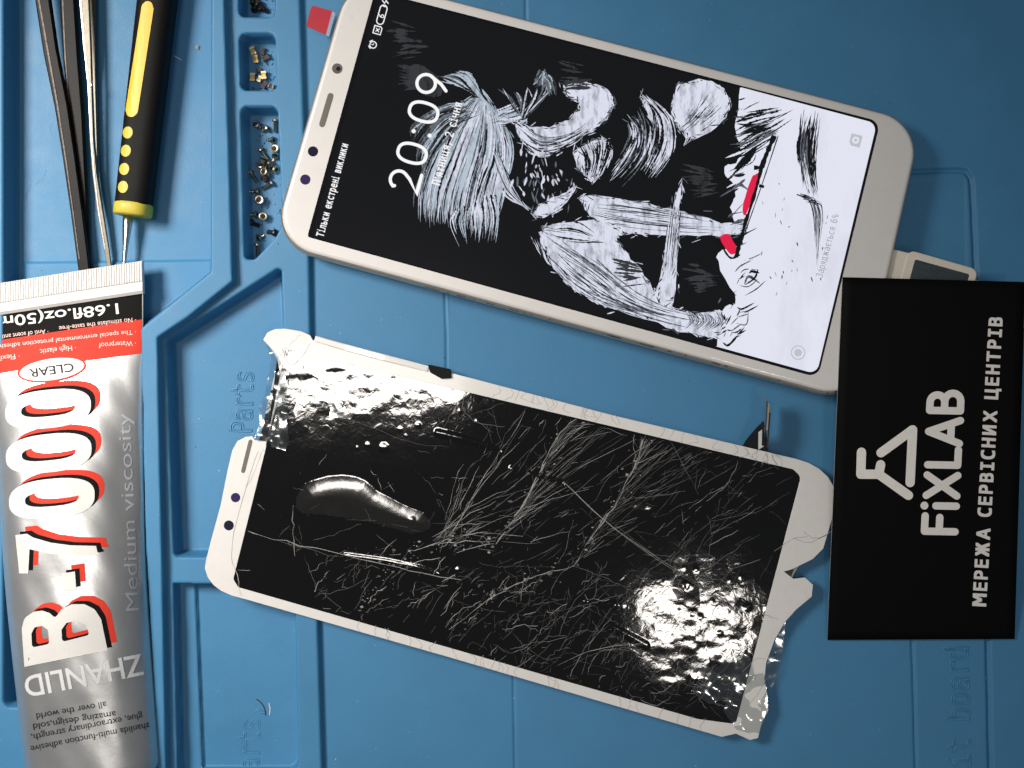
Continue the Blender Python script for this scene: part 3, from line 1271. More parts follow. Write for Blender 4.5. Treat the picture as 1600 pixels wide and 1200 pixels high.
tw2 = thing('tweezers', 'slim bare steel tweezers seen edge on, between the black tweezers and the screwdriver', 'tweezers', P(150, 200, Z_TRAY))
bar_px('arm', [(126, -120, 0.05, 20, .10), (132, 0, 0.02, 16, .10), (137, 70, -0.02, 12, .12), (141, 130, -0.05, 7, .16), (145, 220, -0.12, 5.5, .2), (149, 270, -0.18, 6.5, .18), (157, 330, -0.24, 9, .12), (167, 390, -0.30, 8, .08), (173, 430, -0.36, 5, .06)], M['steel_dull'], tw2, -0.2)
bar_px('arm', [(138, -120, -0.34, 16, .10), (143, 0, -0.36, 14, .10), (146, 130, -0.38, 8, .10), (150, 260, -0.40, 7, .1), (152, 300, -0.36, 6, .1), (160, 350, -0.30, 7, .08), (170, 405, -0.36, 6, .06)], M['steel_dull'], tw2, -0.2)
bar_px('bright_edge', [(124, -60, 0.11, 2.5, .02), (125.5, 0, 0.08, 2.5, .02), (131.5, 70, 0.04, 2.5, .02), (138, 130, 0.035, 2.2, .02), (143, 220, -0.015, 2, .02), (147, 270, -0.085, 2, .02), (154, 330, -0.175, 2.2, .02), (164, 390, -0.255, 2.2, .02)], M['steel'], tw2, -0.2)
bar_px('pin', [(137.5, 134, 0.06, 3.5, .05), (143.5, 133, 0.06, 3.5, .05)], M['steel'], tw2, -0.2)

# ------------------------------------------------------------------ screws and brackets in the compartments
def screw_mesh(length, hr, sr, head_mat, shank_mat):
    V, F, FM = [], [], []
    n = 14

    def ringv(z, r):
        k = len(V)
        for j in range(n):
            a = 2 * math.pi * j / n
            V.append((r * math.cos(a), r * math.sin(a), z))
        return k

    def join(a, b, m):
        for j in range(n):
            l = (j + 1) % n
            F.append((a + j, a + l, b + l, b + j))
            FM.append(m)
    a = ringv(0.0, hr * 0.45)
    F.append(tuple(range(a, a + n))); FM.append(1)
    b = ringv(0.025, hr * .55)
    c = ringv(0.03, hr * 0.8)
    d = ringv(0.02, hr * 0.98)
    e = ringv(-0.02, hr)
    g = ringv(-0.035, hr * .9)
    h = ringv(-0.036, sr)
    join(a, b, 1); join(b, c, 0); join(c, d, 0); join(d, e, 0); join(e, g, 0); join(g, h, 0)
    prev = h
    z = -0.036
    nt = max(3, int(length / 0.03))
    for k in range(nt):
        z -= length / nt
        q = ringv(z + length / nt * 0.5, sr * 1.12)
        r = ringv(z, sr * 0.86)
        join(prev, q, 0); join(q, r, 0)
        prev = r
    F.append(tuple(range(prev, prev + n))[::-1]); FM.append(0)
    # cross slot
    for ang in (0, math.pi / 2):
        k = len(V)
        c0, s0 = math.cos(ang), math.sin(ang)
        for x, y in ((-hr * .6, -hr * .12), (hr * .6, -hr * .12), (hr * .6, hr * .12), (-hr * .6, hr * .12)):
            V.append((x * c0 - y * s0, x * s0 + y * c0, 0.033 + 0.001 * (ang > 0)))
        F.append((k, k + 1, k + 2, k + 3)); FM.append(1)
    me = bpy.data.meshes.new('screw')
    me.from_pydata(V, [], F)
    me.materials.append(head_mat)
    me.materials.append(M['hole'])
    for p, m in zip(me.polygons, FM):
        p.material_index = m
    b = bmesh.new(); b.from_mesh(me)
    bmesh.ops.recalc_face_normals(b, faces=b.faces)
    b.to_mesh(me); b.free()
    return me


S_LONG = screw_mesh(0.27, 0.085, 0.045, M['screw'], M['screw'])
S_SHORT = screw_mesh(0.13, 0.095, 0.05, M['screw'], M['screw'])
S_BRIGHT = screw_mesh(0.16, 0.11, 0.05, M['screw_bright'], M['screw'])
S_DARK = screw_mesh(0.20, 0.10, 0.055, M['screw_dark'], M['screw_dark'])


def put_screw(me, px, py, az, tilt, label, group, z=None):
    """az: picture direction (deg, clockwise from right) the tip points to; tilt 0 = standing, 90 = lying"""
    o = bpy.data.objects.new('screw', me)
    COL.objects.link(o)
    zf = Z_SCREW + (0.09 if tilt > 45 else 0.20) if z is None else z
    p = P(px, py, zf)
    d2 = Vector((math.cos(math.radians(-az)), math.sin(math.radians(-az)), 0))
    tip = d2 * math.sin(math.radians(tilt)) + Vector((0, 0, -math.cos(math.radians(tilt))))
    q = Vector((0, 0, -1)).rotation_difference(tip)
    o.rotation_mode = 'QUATERNION'
    o.rotation_quaternion = q
    o.location = p
    tag(o, label, 'screw', group)
    return o


GL = 'loose screws in the long compartment'
put_screw(S_SHORT, 400, 194, 40, 25, 'short round-headed screw standing near the upper left corner of the long compartment', GL)
put_screw(S_SHORT, 418, 201, 160, 80, 'short dark screw just left of the long shiny screw along the right wall', GL)
put_screw(S_LONG, 430, 188, 90, 85, 'long shiny screw along the right wall at the top of the long compartment', GL)
put_screw(S_SHORT, 427, 219, 190, 60, 'short dark screw above the bright cross-head screw by the right wall', GL)
put_screw(S_BRIGHT, 429, 232, 90, 5, 'bright cross-head screw standing head up by the right wall of the long compartment', GL)
put_screw(S_LONG, 408, 234, 55, 85, 'slim screw lying diagonally above the tangled pile of screws', GL)
put_screw(S_SHORT, 430, 244, 120, 50, 'short screw touching the lower side of the bright cross-head screw', GL)
for k, (x, y, a, t, me) in enumerate([(411, 250, 120, 70, S_SHORT), (420, 254, 30, 80, S_SHORT), (408, 258, 80, 30, S_SHORT), (416, 262, 200, 75, S_LONG),
                                      (424, 262, 250, 60, S_SHORT), (412, 268, 10, 30, S_BRIGHT), (419, 272, 140, 80, S_SHORT), (413, 278, 60, 20, S_DARK)]):
    put_screw(me, x, y, a, t, 'tiny screw in the tangled pile halfway down the long compartment', 'tangled pile of screws', Z_SCREW + 0.1 + 0.05 * (k % 3))
put_screw(S_BRIGHT, 431, 265, 200, 65, 'short screw right of the tangled pile against the right wall', GL)
put_screw(S_LONG, 391, 269, 55, 86, 'long screw lying diagonally left of the tangled pile', GL)
put_screw(S_LONG, 425, 286, 150, 84, 'screw lying just below the tangled pile, tip pointing left', GL)
put_screw(S_LONG, 403, 299, 178, 86, 'slim screw lying level with its head right above the big dark-centred screw head', GL)
put_screw(screw_mesh(0.12, 0.13, 0.05, M['screw'], M['screw']), 405, 312, 0, 6, 'widest screw head of all, standing upright with a dark centre', GL)
put_screw(S_BRIGHT, 411, 338, 180, 12, 'bright cross-head screw standing alone low in the long compartment', GL)
put_screw(S_LONG, 400, 335, 180, 80, 'dim screw lying left of the lone bright cross-head screw', GL)
put_screw(S_DARK, 392, 348, 20, 84, 'dark long screw lying below the lone bright cross-head screw', GL)
put_screw(S_DARK, 430, 364, 190, 70, 'black screw beside the rounded corner of the white phone', GL)
put_screw(S_SHORT, 404, 372, 330, 60, 'screw near the bottom of the long compartment, upper of two', GL)
put_screw(S_LONG, 402, 382, 90, 82, 'screw near the bottom of the long compartment pointing straight down', GL)
for k, (x, y, a, t) in enumerate([(392, -6, 70, 80), (396, 4, 80, 84), (401, 6, 30, 75), (406, 13, 20, 80), (398, 15, 250, 60), (404, 2, 120, 70)]):
    put_screw(S_DARK, x, y, a, t, 'black screw in the heap in the small compartment at the top edge', 'heap of black screws', Z_SCREW + 0.08 + 0.04 * (k % 3))


def bracket(px, py, ang, label, mats, z=0.0, s=1.0, group='brass brackets in the square compartment'):
    o = thing('bracket', label, 'bracket', P(px, py, Z_SCREW), group)
    c, sn = math.cos(math.radians(ang)), math.sin(math.radians(ang))

    def box(name, x0, y0, x1, y1, z0, z1, m):
        V = []
        for zz in (z0, z1):
            for x, y in ((x0, y0), (x1, y0), (x1, y1), (x0, y1)):
                p = P(px + (x * c - y * sn) * s, py + (x * sn + y * c) * s, Z_SCREW + z + zz)
                V.append(p)
        F = [(3, 2, 1, 0), (4, 5, 6, 7), (0, 1, 5, 4), (1, 2, 6, 5), (2, 3, 7, 6), (3, 0, 4, 7)]
        ob = link(name, V, F, m, o)
        b = bmesh.new(); b.from_mesh(ob.data)
        bmesh.ops.recalc_face_normals(b, faces=b.faces)
        bmesh.ops.bevel(b, geom=b.edges[:], offset=0.008, segments=2, affect='EDGES')
        b.to_mesh(ob.data); b.free()
    box('block', -3.6, -3.2, 3.6, 3.2, 0.01, 0.10, mats[1])
    box('flange', -4.2, -6.2, 4.2, -2.8, 0.01, 0.13, mats[0])
    box('flange', -4.2, 2.8, 4.2, 6.2, 0.01, 0.13, mats[0])


BR = (M['screw_bright'], M['brass'])
DK = (M['screw_dark'], M['screw_dark'])
bracket(395, 79, -22, 'topmost brass bracket, slightly turned, in the square compartment', BR, .03)
bracket(399, 92, -8, 'brass bracket touching the underside of the topmost one', (M['brass'], M['brass']), .02)
bracket(394.5, 120, 2, 'brass bracket nearest the left wall of the square compartment', BR, .03)
bracket(412, 117, -4, 'brass bracket on the right of the lower cluster', BR, .06)
bracket(405.5, 123, 28, 'thin brass bracket leaning in the middle of the lower cluster', BR, .02, .8)
bracket(410, 80, 10, 'dark bracket right of the topmost brass one, upper of two', DK, 0, .9)
bracket(415, 90, 60, 'dark bracket right of the topmost brass one, lower of two', DK, 0, 1.0)
bracket(404, 110, 80, 'small dark bracket above the lower brass cluster', DK, 0, .7)
bracket(413, 132, 40, 'dark bracket beneath the lower brass cluster', DK, 0, .95)
bracket(423, 134, 110, 'greyish flat bracket in the lower right corner of the square compartment', (M['steel_dull'], M['screw_dark']), -0.03, .8)

# ------------------------------------------------------------------ working phone
ZP = 0.77
phone = thing('smartphone', 'white and gold smartphone with lit lock screen of black and white brush art', 'smartphone', P(930, 300, 0.0))
gl_px = [(547, -43), (423, 380), (1346, 630), (1443, 191)]                      # TL BL BR TR of the front glass
gl = [P(x, y, ZP)[:2] for x, y in gl_px]
gl = ccw(gl)
RAD = 1.05
fr = inset_quad(gl, -0.042)
loops = [rr_loop(fr, .32, RAD, 0.0), rr_loop(fr, .14, RAD, .05), rr_loop(fr, .03, RAD, .16), rr_loop(fr, 0, RAD, .30), rr_loop(fr, 0, RAD, .50), rr_loop(fr, .02, RAD, .59), rr_loop(fr, .055, RAD, .635), rr_loop(fr, .12, RAD, .64)]
v, f = loft(loops)
link('frame', v, f, M['gold_frame'], phone, True)
loops = [rr_loop(gl, .035, RAD, .615), rr_loop(gl, .03, RAD, .655), rr_loop(gl, .035, RAD, .71), rr_loop(gl, .055, RAD, .745), rr_loop(gl, .09, RAD, .764), rr_loop(gl, .13, RAD, ZP)]
v, f = loft(loops, cap_bottom=False)
front = link('front_glass', v, f, M['bezel'], phone, True)
front.data.polygons[len(front.data.polygons) - 1].use_smooth = False
scr_q = [(586, -14), (480, 370), (1278, 590), (1375.5, 190)]
ZS = ZP + 0.002
scr_loop = fillet(scr_q, [4, 4, 17, 17], 8)
v, f = flat(curve_fill([scr_loop]), ZS)
screen = link('screen', v, f, M['scr_edge'], phone)


def scr(name, vf, mat, dz, parent=None):
    v, f = flat(vf, ZS + dz)
    return link(name, v, f, mat, parent or screen)


inner = fillet([(592, -8), (487, 369), (1276, 584.5), (1370, 193)], [3, 3, 14, 14], 8)
scr('lit_panel', curve_fill([inner]), M['scr_black'], 0.0008)

# --- lock screen picture: an abstract brush-and-ink composition
art_parts = {'scr_ink_white': [], 'scr_ink_blue': [], 'scr_ink_grey': [], 'scr_black': [], 'scr_white': [], 'scr_red': [], 'scr_smoke': []}
FINE = 1.7
zstep = [0.0012]


def spline(pts, n=14):
    p = [np.array(q, float) for q in pts]
    if len(p) == 2:
        return [tuple(p[0] + (p[1] - p[0]) * k / n) for k in range(n + 1)]
    out = []
    P4 = [2 * p[0] - p[1]] + p + [2 * p[-1] - p[-2]]
    for i in range(len(p) - 1):
        a, b, c, d = P4[i:i + 4]
        for k in range(n):
            t = k / n
            out.append(tuple(0.5 * ((2 * b) + (-a + c) * t + (2 * a - 5 * b + 4 * c - d) * t * t + (-a + 3 * b - 3 * c + d) * t ** 3)))
    out.append(tuple(p[-1]))
    return out


def keep_in(vf):
    # nothing outside the lit panel
    return vf


def stroke(pts, w, mat, rag=0.25, prof='both'):
    s = spline(pts, 8)
    s_ = np.array(s)
    if sdf(inner, s_[:, 0], s_[:, 1]).max() > -2.5:
        return
    n = len(s)
    W = []
    for i in range(n):
        t = i / (n - 1)
        k = {'both': math.sin(math.pi * min(1, max(0, t))) ** 0.6, 'end': (1 - t) ** 0.6, 'start': t ** 0.6, 'none': 1.0}[prof]
        W.append(max(0.25, w * k * (1 + rag * random.uniform(-1, 1))))
    vf = ribbon(s, W, caps=False)
    zstep[0] += 0.000012
    art_parts[mat].append(([(q[0], q[1], zstep[0]) for q in vf[0]], vf[1]))


def blob(pts, mat, rag=2.5, smooth=6):
    s = spline(pts + [pts[0]], smooth)[:-1]
    s = [(x + random.uniform(-rag, rag), y + random.uniform(-rag, rag)) for x, y in s]
    vf = curve_fill([s])
    zstep[0] += 0.00002
    art_parts[mat].append(([(q[0], q[1], zstep[0]) for q in vf[0]], vf[1]))
    if mat in ('scr_ink_white', 'scr_ink_blue'):
        for i, (x, y) in enumerate(s):
            for _ in range(2):
                x2, y2 = s[(i + random.choice([2, 3, 4])) % len(s)]
                a = math.atan2(y2 - y, x2 - x) + random.gauss(0, .35)
                L = random.uniform(4, 16)
                ox, oy = random.gauss(0, 2.2), random.gauss(0, 2.2)
                stroke([(x + ox, y + oy), (x + ox + L * math.cos(a), y + oy + L * math.sin(a))], random.uniform(.6, 2.2), random.choice(['scr_black', 'scr_black', mat, 'scr_ink_grey']))


def lerp2(a, b, t):
    return (a[0] + (b[0] - a[0]) * t, a[1] + (b[1] - a[1]) * t)


def fan(A, B, n, w, mats, jit=5, prof='both', rag=.35, tj=0.0):
    """strokes interpolated between two guide paths of equal length"""
    n = int(n * FINE)
    w = w / FINE ** 0.6
    for k in range(n):
        t = min(1, max(0, (k + random.uniform(-.5, .5)) / max(1, n - 1)))
        pts = [lerp2(a, b, t) for a, b in zip(A, B)]
        pts = [(x + random.uniform(-jit, jit), y + random.uniform(-jit, jit)) for x, y in pts]
        if tj:
            c = random.uniform(0, tj)
            e = 1 - random.uniform(0, tj)
            s = spline(pts, 8)
            i0, i1 = int(c * (len(s) - 1)), max(int(e * (len(s) - 1)), int(c * (len(s) - 1)) + 3)
            pts = s[i0:i1 + 1:3]
            if len(pts) < 2:
                continue
        stroke(pts, w * random.uniform(.5, 1.4), random.choice(mats), rag, prof)


# white ground at the right
ground_edge = [(x + random.uniform(-2, 2), y + random.uniform(-2, 2)) for x, y in spline([(1120, 542), (1132, 480), (1150, 470), (1120, 400), (1160, 380), (1142, 330), (1150, 295), (1130, 265), (1158, 245), (1150, 200), (1158, 137)], 6)]
zstep[0] += 0.00002
gvf = curve_fill([ground_edge + fillet([(1160, 137), (1370, 193), (1276, 584.5), (1118, 541)], [0, 14, 14, 0], 8)])
art_parts['scr_white'].append(([(q_[0], q_[1], zstep[0]) for q_ in gvf[0]], gvf[1]))
for _ in range(46):
    y = random.uniform(150, 545)
    x0 = 1150 - 12 * math.sin(y / 40.0) + random.uniform(-14, 6)
    stroke([(x0, y), (x0 + random.uniform(6, 18), y + random.uniform(-14, 4)), (x0 + random.uniform(16, 34), y + random.uniform(-26, 2))], random.uniform(1.5, 5), random.choice(['scr_black', 'scr_white', 'scr_black', 'scr_ink_grey']))
# dark streaks over the white ground
fan([(1255, 165), (1248, 230), (1262, 310)], [(1278, 175), (1270, 250), (1282, 330)], 26, 3.2, ['scr_black', 'scr_black', 'scr_ink_grey'], 7, 'both', .5, .35)
fan([(1240, 300), (1268, 320), (1280, 420)], [(1256, 310), (1282, 330), (1274, 440)], 14, 2.4, ['scr_black', 'scr_ink_grey'], 5, 'end', .5, .3)
fan([(1150, 180), (1190, 175), (1240, 160)], [(1140, 260), (1180, 235), (1235, 200)], 40, 3.6, ['scr_black', 'scr_white', 'scr_black', 'scr_ink_grey'], 8, 'both', .5, .4)
fan([(1140, 270), (1170, 250), (1180, 225)], [(1165, 262), (1172, 240), (1195, 215)], 12, 4, ['scr_black'], 6, 'both', .5, .3)
for _ in range(26):
    x, y = random.gauss(1140, 14), random.gauss(500, 28)
    stroke([(x, y), (x + random.uniform(4, 22), y + random.uniform(-16, -2))], random.uniform(1, 3), random.choice(['scr_black', 'scr_ink_grey', 'scr_white']))
for _ in range(24):
    x, y = random.uniform(1180, 1300), random.uniform(260, 470)
    stroke([(x, y), (x + random.uniform(-3, 3), y + random.uniform(2, 9))], random.uniform(.7, 1.8), random.choice(['scr_ink_grey', 'scr_black']))

# pale plume of brush marks on the left
blob([(742, 155), (772, 168), (792, 215), (770, 270), (764, 310), (720, 290), (695, 300), (676, 290), (692, 240), (680, 210), (700, 170)], 'scr_ink_blue', 4, 6)
fan([(735, 165), (690, 225), (660, 300), (660, 356)], [(775, 175), (796, 235), (780, 310), (768, 388)], 60, 4.6, ['scr_ink_blue', 'scr_ink_white', 'scr_ink_blue'], 5, 'end', .3, .15)
fan([(745, 150), (690, 210), (655, 290), (650, 350)], [(770, 160), (800, 230), (790, 300), (768, 386)], 85, 3.2, ['scr_ink_blue', 'scr_ink_white', 'scr_ink_grey', 'scr_black', 'scr_ink_blue'], 5, 'both', .5, .25)
fan([(730, 165), (690, 170), (650, 190), (640, 215)], [(745, 175), (700, 210), (670, 260), (660, 310)], 40, 3.2, ['scr_ink_blue', 'scr_ink_grey', 'scr_smoke', 'scr_black'], 6, 'both', .5, .3)
fan([(770, 165), (740, 140), (700, 125), (672, 118)], [(772, 170), (755, 150), (735, 120), (712, 110)], 34, 3.4, ['scr_ink_blue', 'scr_ink_grey', 'scr_black', 'scr_ink_blue'], 5, 'both', .5, .25)
fan([(712, 330), (706, 350), (716, 388)], [(775, 300), (782, 340), (772, 388)], 22, 4, ['scr_ink_blue', 'scr_ink_white', 'scr_black'], 4, 'end', .4, .2)
fan([(765, 180), (800, 165), (830, 150)], [(780, 195), (820, 195), (822, 185)], 22, 3.2, ['scr_ink_blue', 'scr_black', 'scr_ink_white'], 5, 'both', .5, .2)
fan([(770, 250), (790, 300), (830, 330)], [(775, 230), (800, 290), (820, 325)], 10, 3, ['scr_ink_white', 'scr_ink_blue', 'scr_black'], 3, 'both')
# arching white mark
blob([(880, 132), (925, 130), (956, 148), (955, 175), (925, 205), (890, 225), (850, 245), (818, 225), (805, 190), (830, 198), (870, 195), (900, 178), (905, 158), (885, 148)], 'scr_ink_white', 2, 6)
fan([(812, 190), (850, 215), (900, 205), (950, 160)], [(815, 225), (845, 240), (890, 225), (930, 200)], 26, 2.2, ['scr_black', 'scr_ink_white', 'scr_ink_grey'], 5, 'both', .5, .5)
fan([(780, 140), (800, 160), (815, 185)], [(870, 135), (850, 160), (815, 190)], 24, 3.4, ['scr_ink_white', 'scr_ink_grey', 'scr_black', 'scr_black'], 5, 'both', .5, .2)
fan([(830, 130), (845, 118), (848, 106)], [(868, 150), (862, 130), (852, 115)], 18, 4.5, ['scr_ink_grey', 'scr_smoke', 'scr_ink_grey', 'scr_ink_blue'], 5, 'both', .5, .2)
# tangle of short marks below it
for _ in range(70):
    x, y = random.gauss(845, 22), random.gauss(272, 24)
    a = random.uniform(-2.2, -0.6)
    L = random.uniform(6, 20)
    stroke([(x, y), (x + L * math.cos(a) * .6, y - L * math.sin(a))], random.uniform(1.2, 4), random.choice(['scr_ink_white', 'scr_ink_white', 'scr_black', 'scr_ink_grey']))
blob([(830, 335), (850, 315), (885, 300), (898, 285), (893, 305), (870, 330), (845, 340)], 'scr_ink_white', 1.5, 5)
# lens-shaped mass upper right and the curved hatching next to it
blob([(1058, 132), (1098, 124), (1130, 138), (1141, 165), (1125, 195), (1082, 218), (1060, 200), (1049, 170)], 'scr_ink_white', 1.5, 5)
fan([(1060, 200), (1082, 170), (1110, 130)], [(1075, 215), (1110, 190), (1136, 165)], 26, 1.8, ['scr_black', 'scr_ink_grey', 'scr_ink_white'], 6, 'both', .5, .5)
fan([(1062, 205), (1070, 215), (1068, 228)], [(1080, 212), (1076, 220), (1070, 228)], 8, 2.4, ['scr_ink_white', 'scr_black'], 2, 'end')
blob([(1000, 150), (1025, 165), (1045, 200), (1048, 235), (1020, 265), (1008, 250), (1022, 210), (1010, 175)], 'scr_ink_white', 2, 5)
fan([(995, 140), (1020, 175), (1018, 225), (985, 290)], [(1012, 148), (1048, 190), (1050, 240), (1012, 292)], 44, 3.2, ['scr_ink_white', 'scr_black', 'scr_ink_white', 'scr_black'], 4, 'both', .5, .3)
fan([(960, 180), (985, 200), (970, 240), (930, 290)], [(1005, 170), (1015, 210), (1005, 255), (965, 300)], 46, 3.4, ['scr_black', 'scr_ink_white', 'scr_black', 'scr_ink_grey'], 5, 'both', .5, .3)
blob([(895, 235), (925, 222), (945, 215), (955, 240), (930, 285), (915, 272), (905, 265)], 'scr_ink_white', 2.5, 5)
fan([(900, 230), (915, 255), (912, 290)], [(955, 205), (950, 240), (930, 290)], 20, 3, ['scr_black', 'scr_ink_white', 'scr_black'], 4, 'both', .5, .2)
# long horizontal bar of white with dry-brush texture
blob([(905, 312), (930, 305), (1000, 316), (1060, 330), (1120, 345), (1160, 350), (1158, 366), (1110, 368), (1020, 366), (975, 362), (930, 345)], 'scr_ink_white', 2, 5)
fan([(910, 315), (1000, 325), (1150, 350)], [(930, 342), (1000, 358), (1150, 366)], 34, 1.7, ['scr_black', 'scr_ink_white', 'scr_ink_grey'], 4, 'both', .5, .75)
# broad diagonal bar falling to the lower right
blob([(842, 365), (870, 350), (935, 345), (975, 362), (965, 378), (1000, 420), (1035, 470), (1075, 488), (1130, 488), (1126, 524), (1095, 526), (1040, 510), (960, 482), (900, 455), (860, 410)], 'scr_ink_white', 2.5, 6)
fan([(850, 360), (930, 400), (1010, 470), (1120, 500)], [(850, 400), (900, 455), (980, 488), (1105, 520)], 60, 2.0, ['scr_black', 'scr_ink_white', 'scr_ink_grey', 'scr_ink_white'], 7, 'both', .5, .7)
fan([(850, 352), (900, 350), (960, 385)], [(845, 362), (890, 375), (950, 378)], 20, 2.6, ['scr_ink_white', 'scr_black', 'scr_ink_white'], 4, 'both', .5, .2)
fan([(828, 370), (835, 385), (845, 400)], [(846, 380), (856, 405), (862, 418)], 10, 2.0, ['scr_ink_grey', 'scr_ink_white', 'scr_black'], 2, 'both')
fan([(1060, 480), (1075, 500), (1066, 514)], [(1125, 490), (1130, 505), (1106, 522)], 18, 1.5, ['scr_black', 'scr_ink_grey'], 3, 'both', .5, .2)
# slim vertical sliver
blob([(1067, 278), (1062, 320), (1059, 370), (1056, 430), (1050, 478), (1026, 466), (1034, 420), (1046, 360), (1056, 310)], 'scr_ink_white', 1.2, 5)
fan([(1050, 300), (1040, 380), (1032, 465)], [(1064, 300), (1060, 380), (1050, 470)], 14, 1.5, ['scr_black', 'scr_ink_white'], 2, 'both', .5, .4)
# smoke-grey dry brush in the dark
for cx, cy in ((1100, 280), (1100, 430), (985, 420), (650, 120), (640, 60), (900, 120)):
    fan([(cx - 30, cy - 20), (cx + 20, cy - 8)], [(cx - 20, cy + 26), (cx + 34, cy + 18)], 10, 5, ['scr_smoke'], 8, 'both', .4, .3)
blob([(634, 112), (650, 100), (672, 110), (690, 130), (688, 150), (668, 150), (645, 135)], 'scr_smoke', .8, 5)
# two red bars with black slashes beside them
blob([(1176, 274), (1186, 272), (1180, 300), (1166, 334), (1160, 330), (1166, 300)], 'scr_red', .6, 4)
blob([(1124, 370), (1138, 366), (1151, 388), (1144, 398), (1132, 386)], 'scr_red', .6, 4)
for pts, w in (([(1210, 212), (1196, 245), (1188, 268)], 7), ([(1190, 262), (1180, 300), (1166, 345)], 5), ([(1168, 335), (1160, 365), (1150, 402)], 6), ([(1216, 212), (1190, 290), (1160, 375)], 1.5), ([(1121, 372), (1140, 402), (1156, 398)], 3), ([(1178, 262), (1190, 262)], 6), ([(1186, 290), (1194, 292)], 5)):
    stroke(pts, w, 'scr_black', .3, 'none')

for key, parts in art_parts.items():
    if not parts:
        continue
    V, F = merge(parts)
    out = [P(q[0], q[1], ZS + q[2]) for q in V]
    link('brush_artwork', out, up_faces(out, F), M[key], screen)
ART_Z = zstep[0]

# --- lock screen writing
ZTXT = ART_Z + 0.0006


def screen_strokes(name, strokes, mat, dz=0.0):
    parts = []
    for i, (pts, w) in enumerate(strokes):
        v, f = ribbon(pts[:-1], w, closed=True) if math.dist(pts[0], pts[-1]) < .5 else ribbon(pts, w)
        parts.append(([(q[0], q[1], ZTXT + dz + i * 0.00003) for q in v], f))
    V, F = merge(parts)
    out = [P(q[0], q[1], ZS + q[2]) for q in V]
    return link(name, out, up_faces(out, F), mat, screen)


bs, be = np.array([652.0, 304.0]), np.array([703.0, 120.0])
bdir = (be - bs) / np.linalg.norm(be - bs)
bup = np.array([bdir[1], -bdir[0]])


def T(u, v):
    q = bs + bdir * u + bup * v
    return (q[0], q[1])


Lt = np.linalg.norm(be - bs)
CAP = 49
W0 = 5.0
two = [T(2 + 2, 39 - 1)] + [T(15 + 13.5 * math.cos(a), 34 + 13.5 * math.sin(a)) for a in np.linspace(math.pi * .85, -math.pi * .18, 14)] + [T(20, 18), T(1, 1.5), T(31, 1.5)]


def zero(u0):
    return [T(u0 + 16 + 14.5 * math.copysign(abs(math.cos(a)) ** .8, math.cos(a)), CAP / 2 + 0.5 + (CAP / 2 - 2) * math.copysign(abs(math.sin(a)) ** .85, math.sin(a))) for a in np.linspace(0, 2 * math.pi, 33)]


def nine(u0):
    a = [T(u0 + 16 + 14 * math.cos(t), 33 + 14.5 * math.sin(t)) for t in np.linspace(-0.35, 2 * math.pi - 0.35, 30)]
    return a


screen_strokes('clock_digits', [(two, W0), (zero(44), W0), (zero(111), W0), (nine(155), W0), ([T(155 + 29.6, 30), T(176, 10), T(168, 0)], W0)], M['scr_text'])
v1 = [curve_fill([rot_ellipse(*T(94, 32), 3.3, 3.3, 0, 16)]), curve_fill([rot_ellipse(*T(94, 6), 3.3, 3.3, 0, 16)])]
scr('clock_colon', merge(v1), M['scr_text'], ZTXT)


def screen_text(name, body, start, end, cap, mat, bold=0.0, gap=.1, dz=0.0):
    vf = place(spaced_text(body, MONO, bold, gap=gap, space=.36, wide={'і': .6, 'ж': 1.15, '1': .8}), start, end, cap, CAPM)
    return scr(name, vf, mat, ZTXT + dz)


screen_text('date_text', "П'ятниця, 2 січня", (687, 290), (722, 162), 13, M['scr_text'], .012)
screen_text('status_text', 'Тільки екстрені виклики', (505, 371), (544, 226), 11.5, M['scr_text'], .022)
screen_text('charge_text', 'Заряджається 6%', (1285, 434), (1311, 336), 11, M['scr_text_grey'], 0.0)

# status icons: bolt, battery, crossed sim, alarm clock
ax = np.array([0.268, -0.963])      # upwards along the status bar
ay = np.array([-0.963, -0.268])     # glyph up


def I(c, u, v):
    q = np.array(c) + ax * u + ay * v
    return (q[0], q[1])


c = (597, 22)
pill = [I(c, -11 + 5.5 * math.cos(a), 5.5 * math.sin(a)) for a in np.linspace(math.pi / 2, 1.5 * math.pi, 9)] + [I(c, 9 + 5.5 * math.cos(a), 5.5 * math.sin(a)) for a in np.linspace(-math.pi / 2, math.pi / 2, 9)]
pill = pill + [pill[0]]
icons = [(pill, 1.6), ([I(c, 12.5, -2), I(c, 12.5, 2)], 1.4)]
icons += [([I(c, -3 + 2.2 * math.cos(a), -1.4 + 2.2 * math.sin(a)) for a in np.linspace(0, 6.28, 12)], 1.2), ([I(c, -5.2, -1), I(c, -4.6, 2), I(c, -2, 3.8)], 1.2)]
c = (590, 47)
icons += [([I(c, -6, -6), I(c, 4, -6), I(c, 6, -4), I(c, 6, 6), I(c, -6, 6), I(c, -6, -6)], 1.5), ([I(c, -2.4, -2.4), I(c, 2.4, 2.4)], 1.4), ([I(c, 2.4, -2.4), I(c, -2.4, 2.4)], 1.4)]
c = (583, 70)
icons += [([I(c, 5.2 * math.cos(a), 5.2 * math.sin(a)) for a in np.linspace(0, 6.28, 20)], 1.5), ([I(c, 0, 2.4), I(c, 0, 0), I(c, 2, -.4)], 1.1),
          ([I(c, -6.5, 3), I(c, -3.6, 6.4)], 1.4), ([I(c, 6.5, 3), I(c, 3.6, 6.4)], 1.4)]
c = (602, 3)
icons += [([I(c, 1, 5), I(c, -2.4, .4), I(c, 2.4, -.4), I(c, -1, -5)], 1.5)]
screen_strokes('status_icons', icons, M['scr_text'])
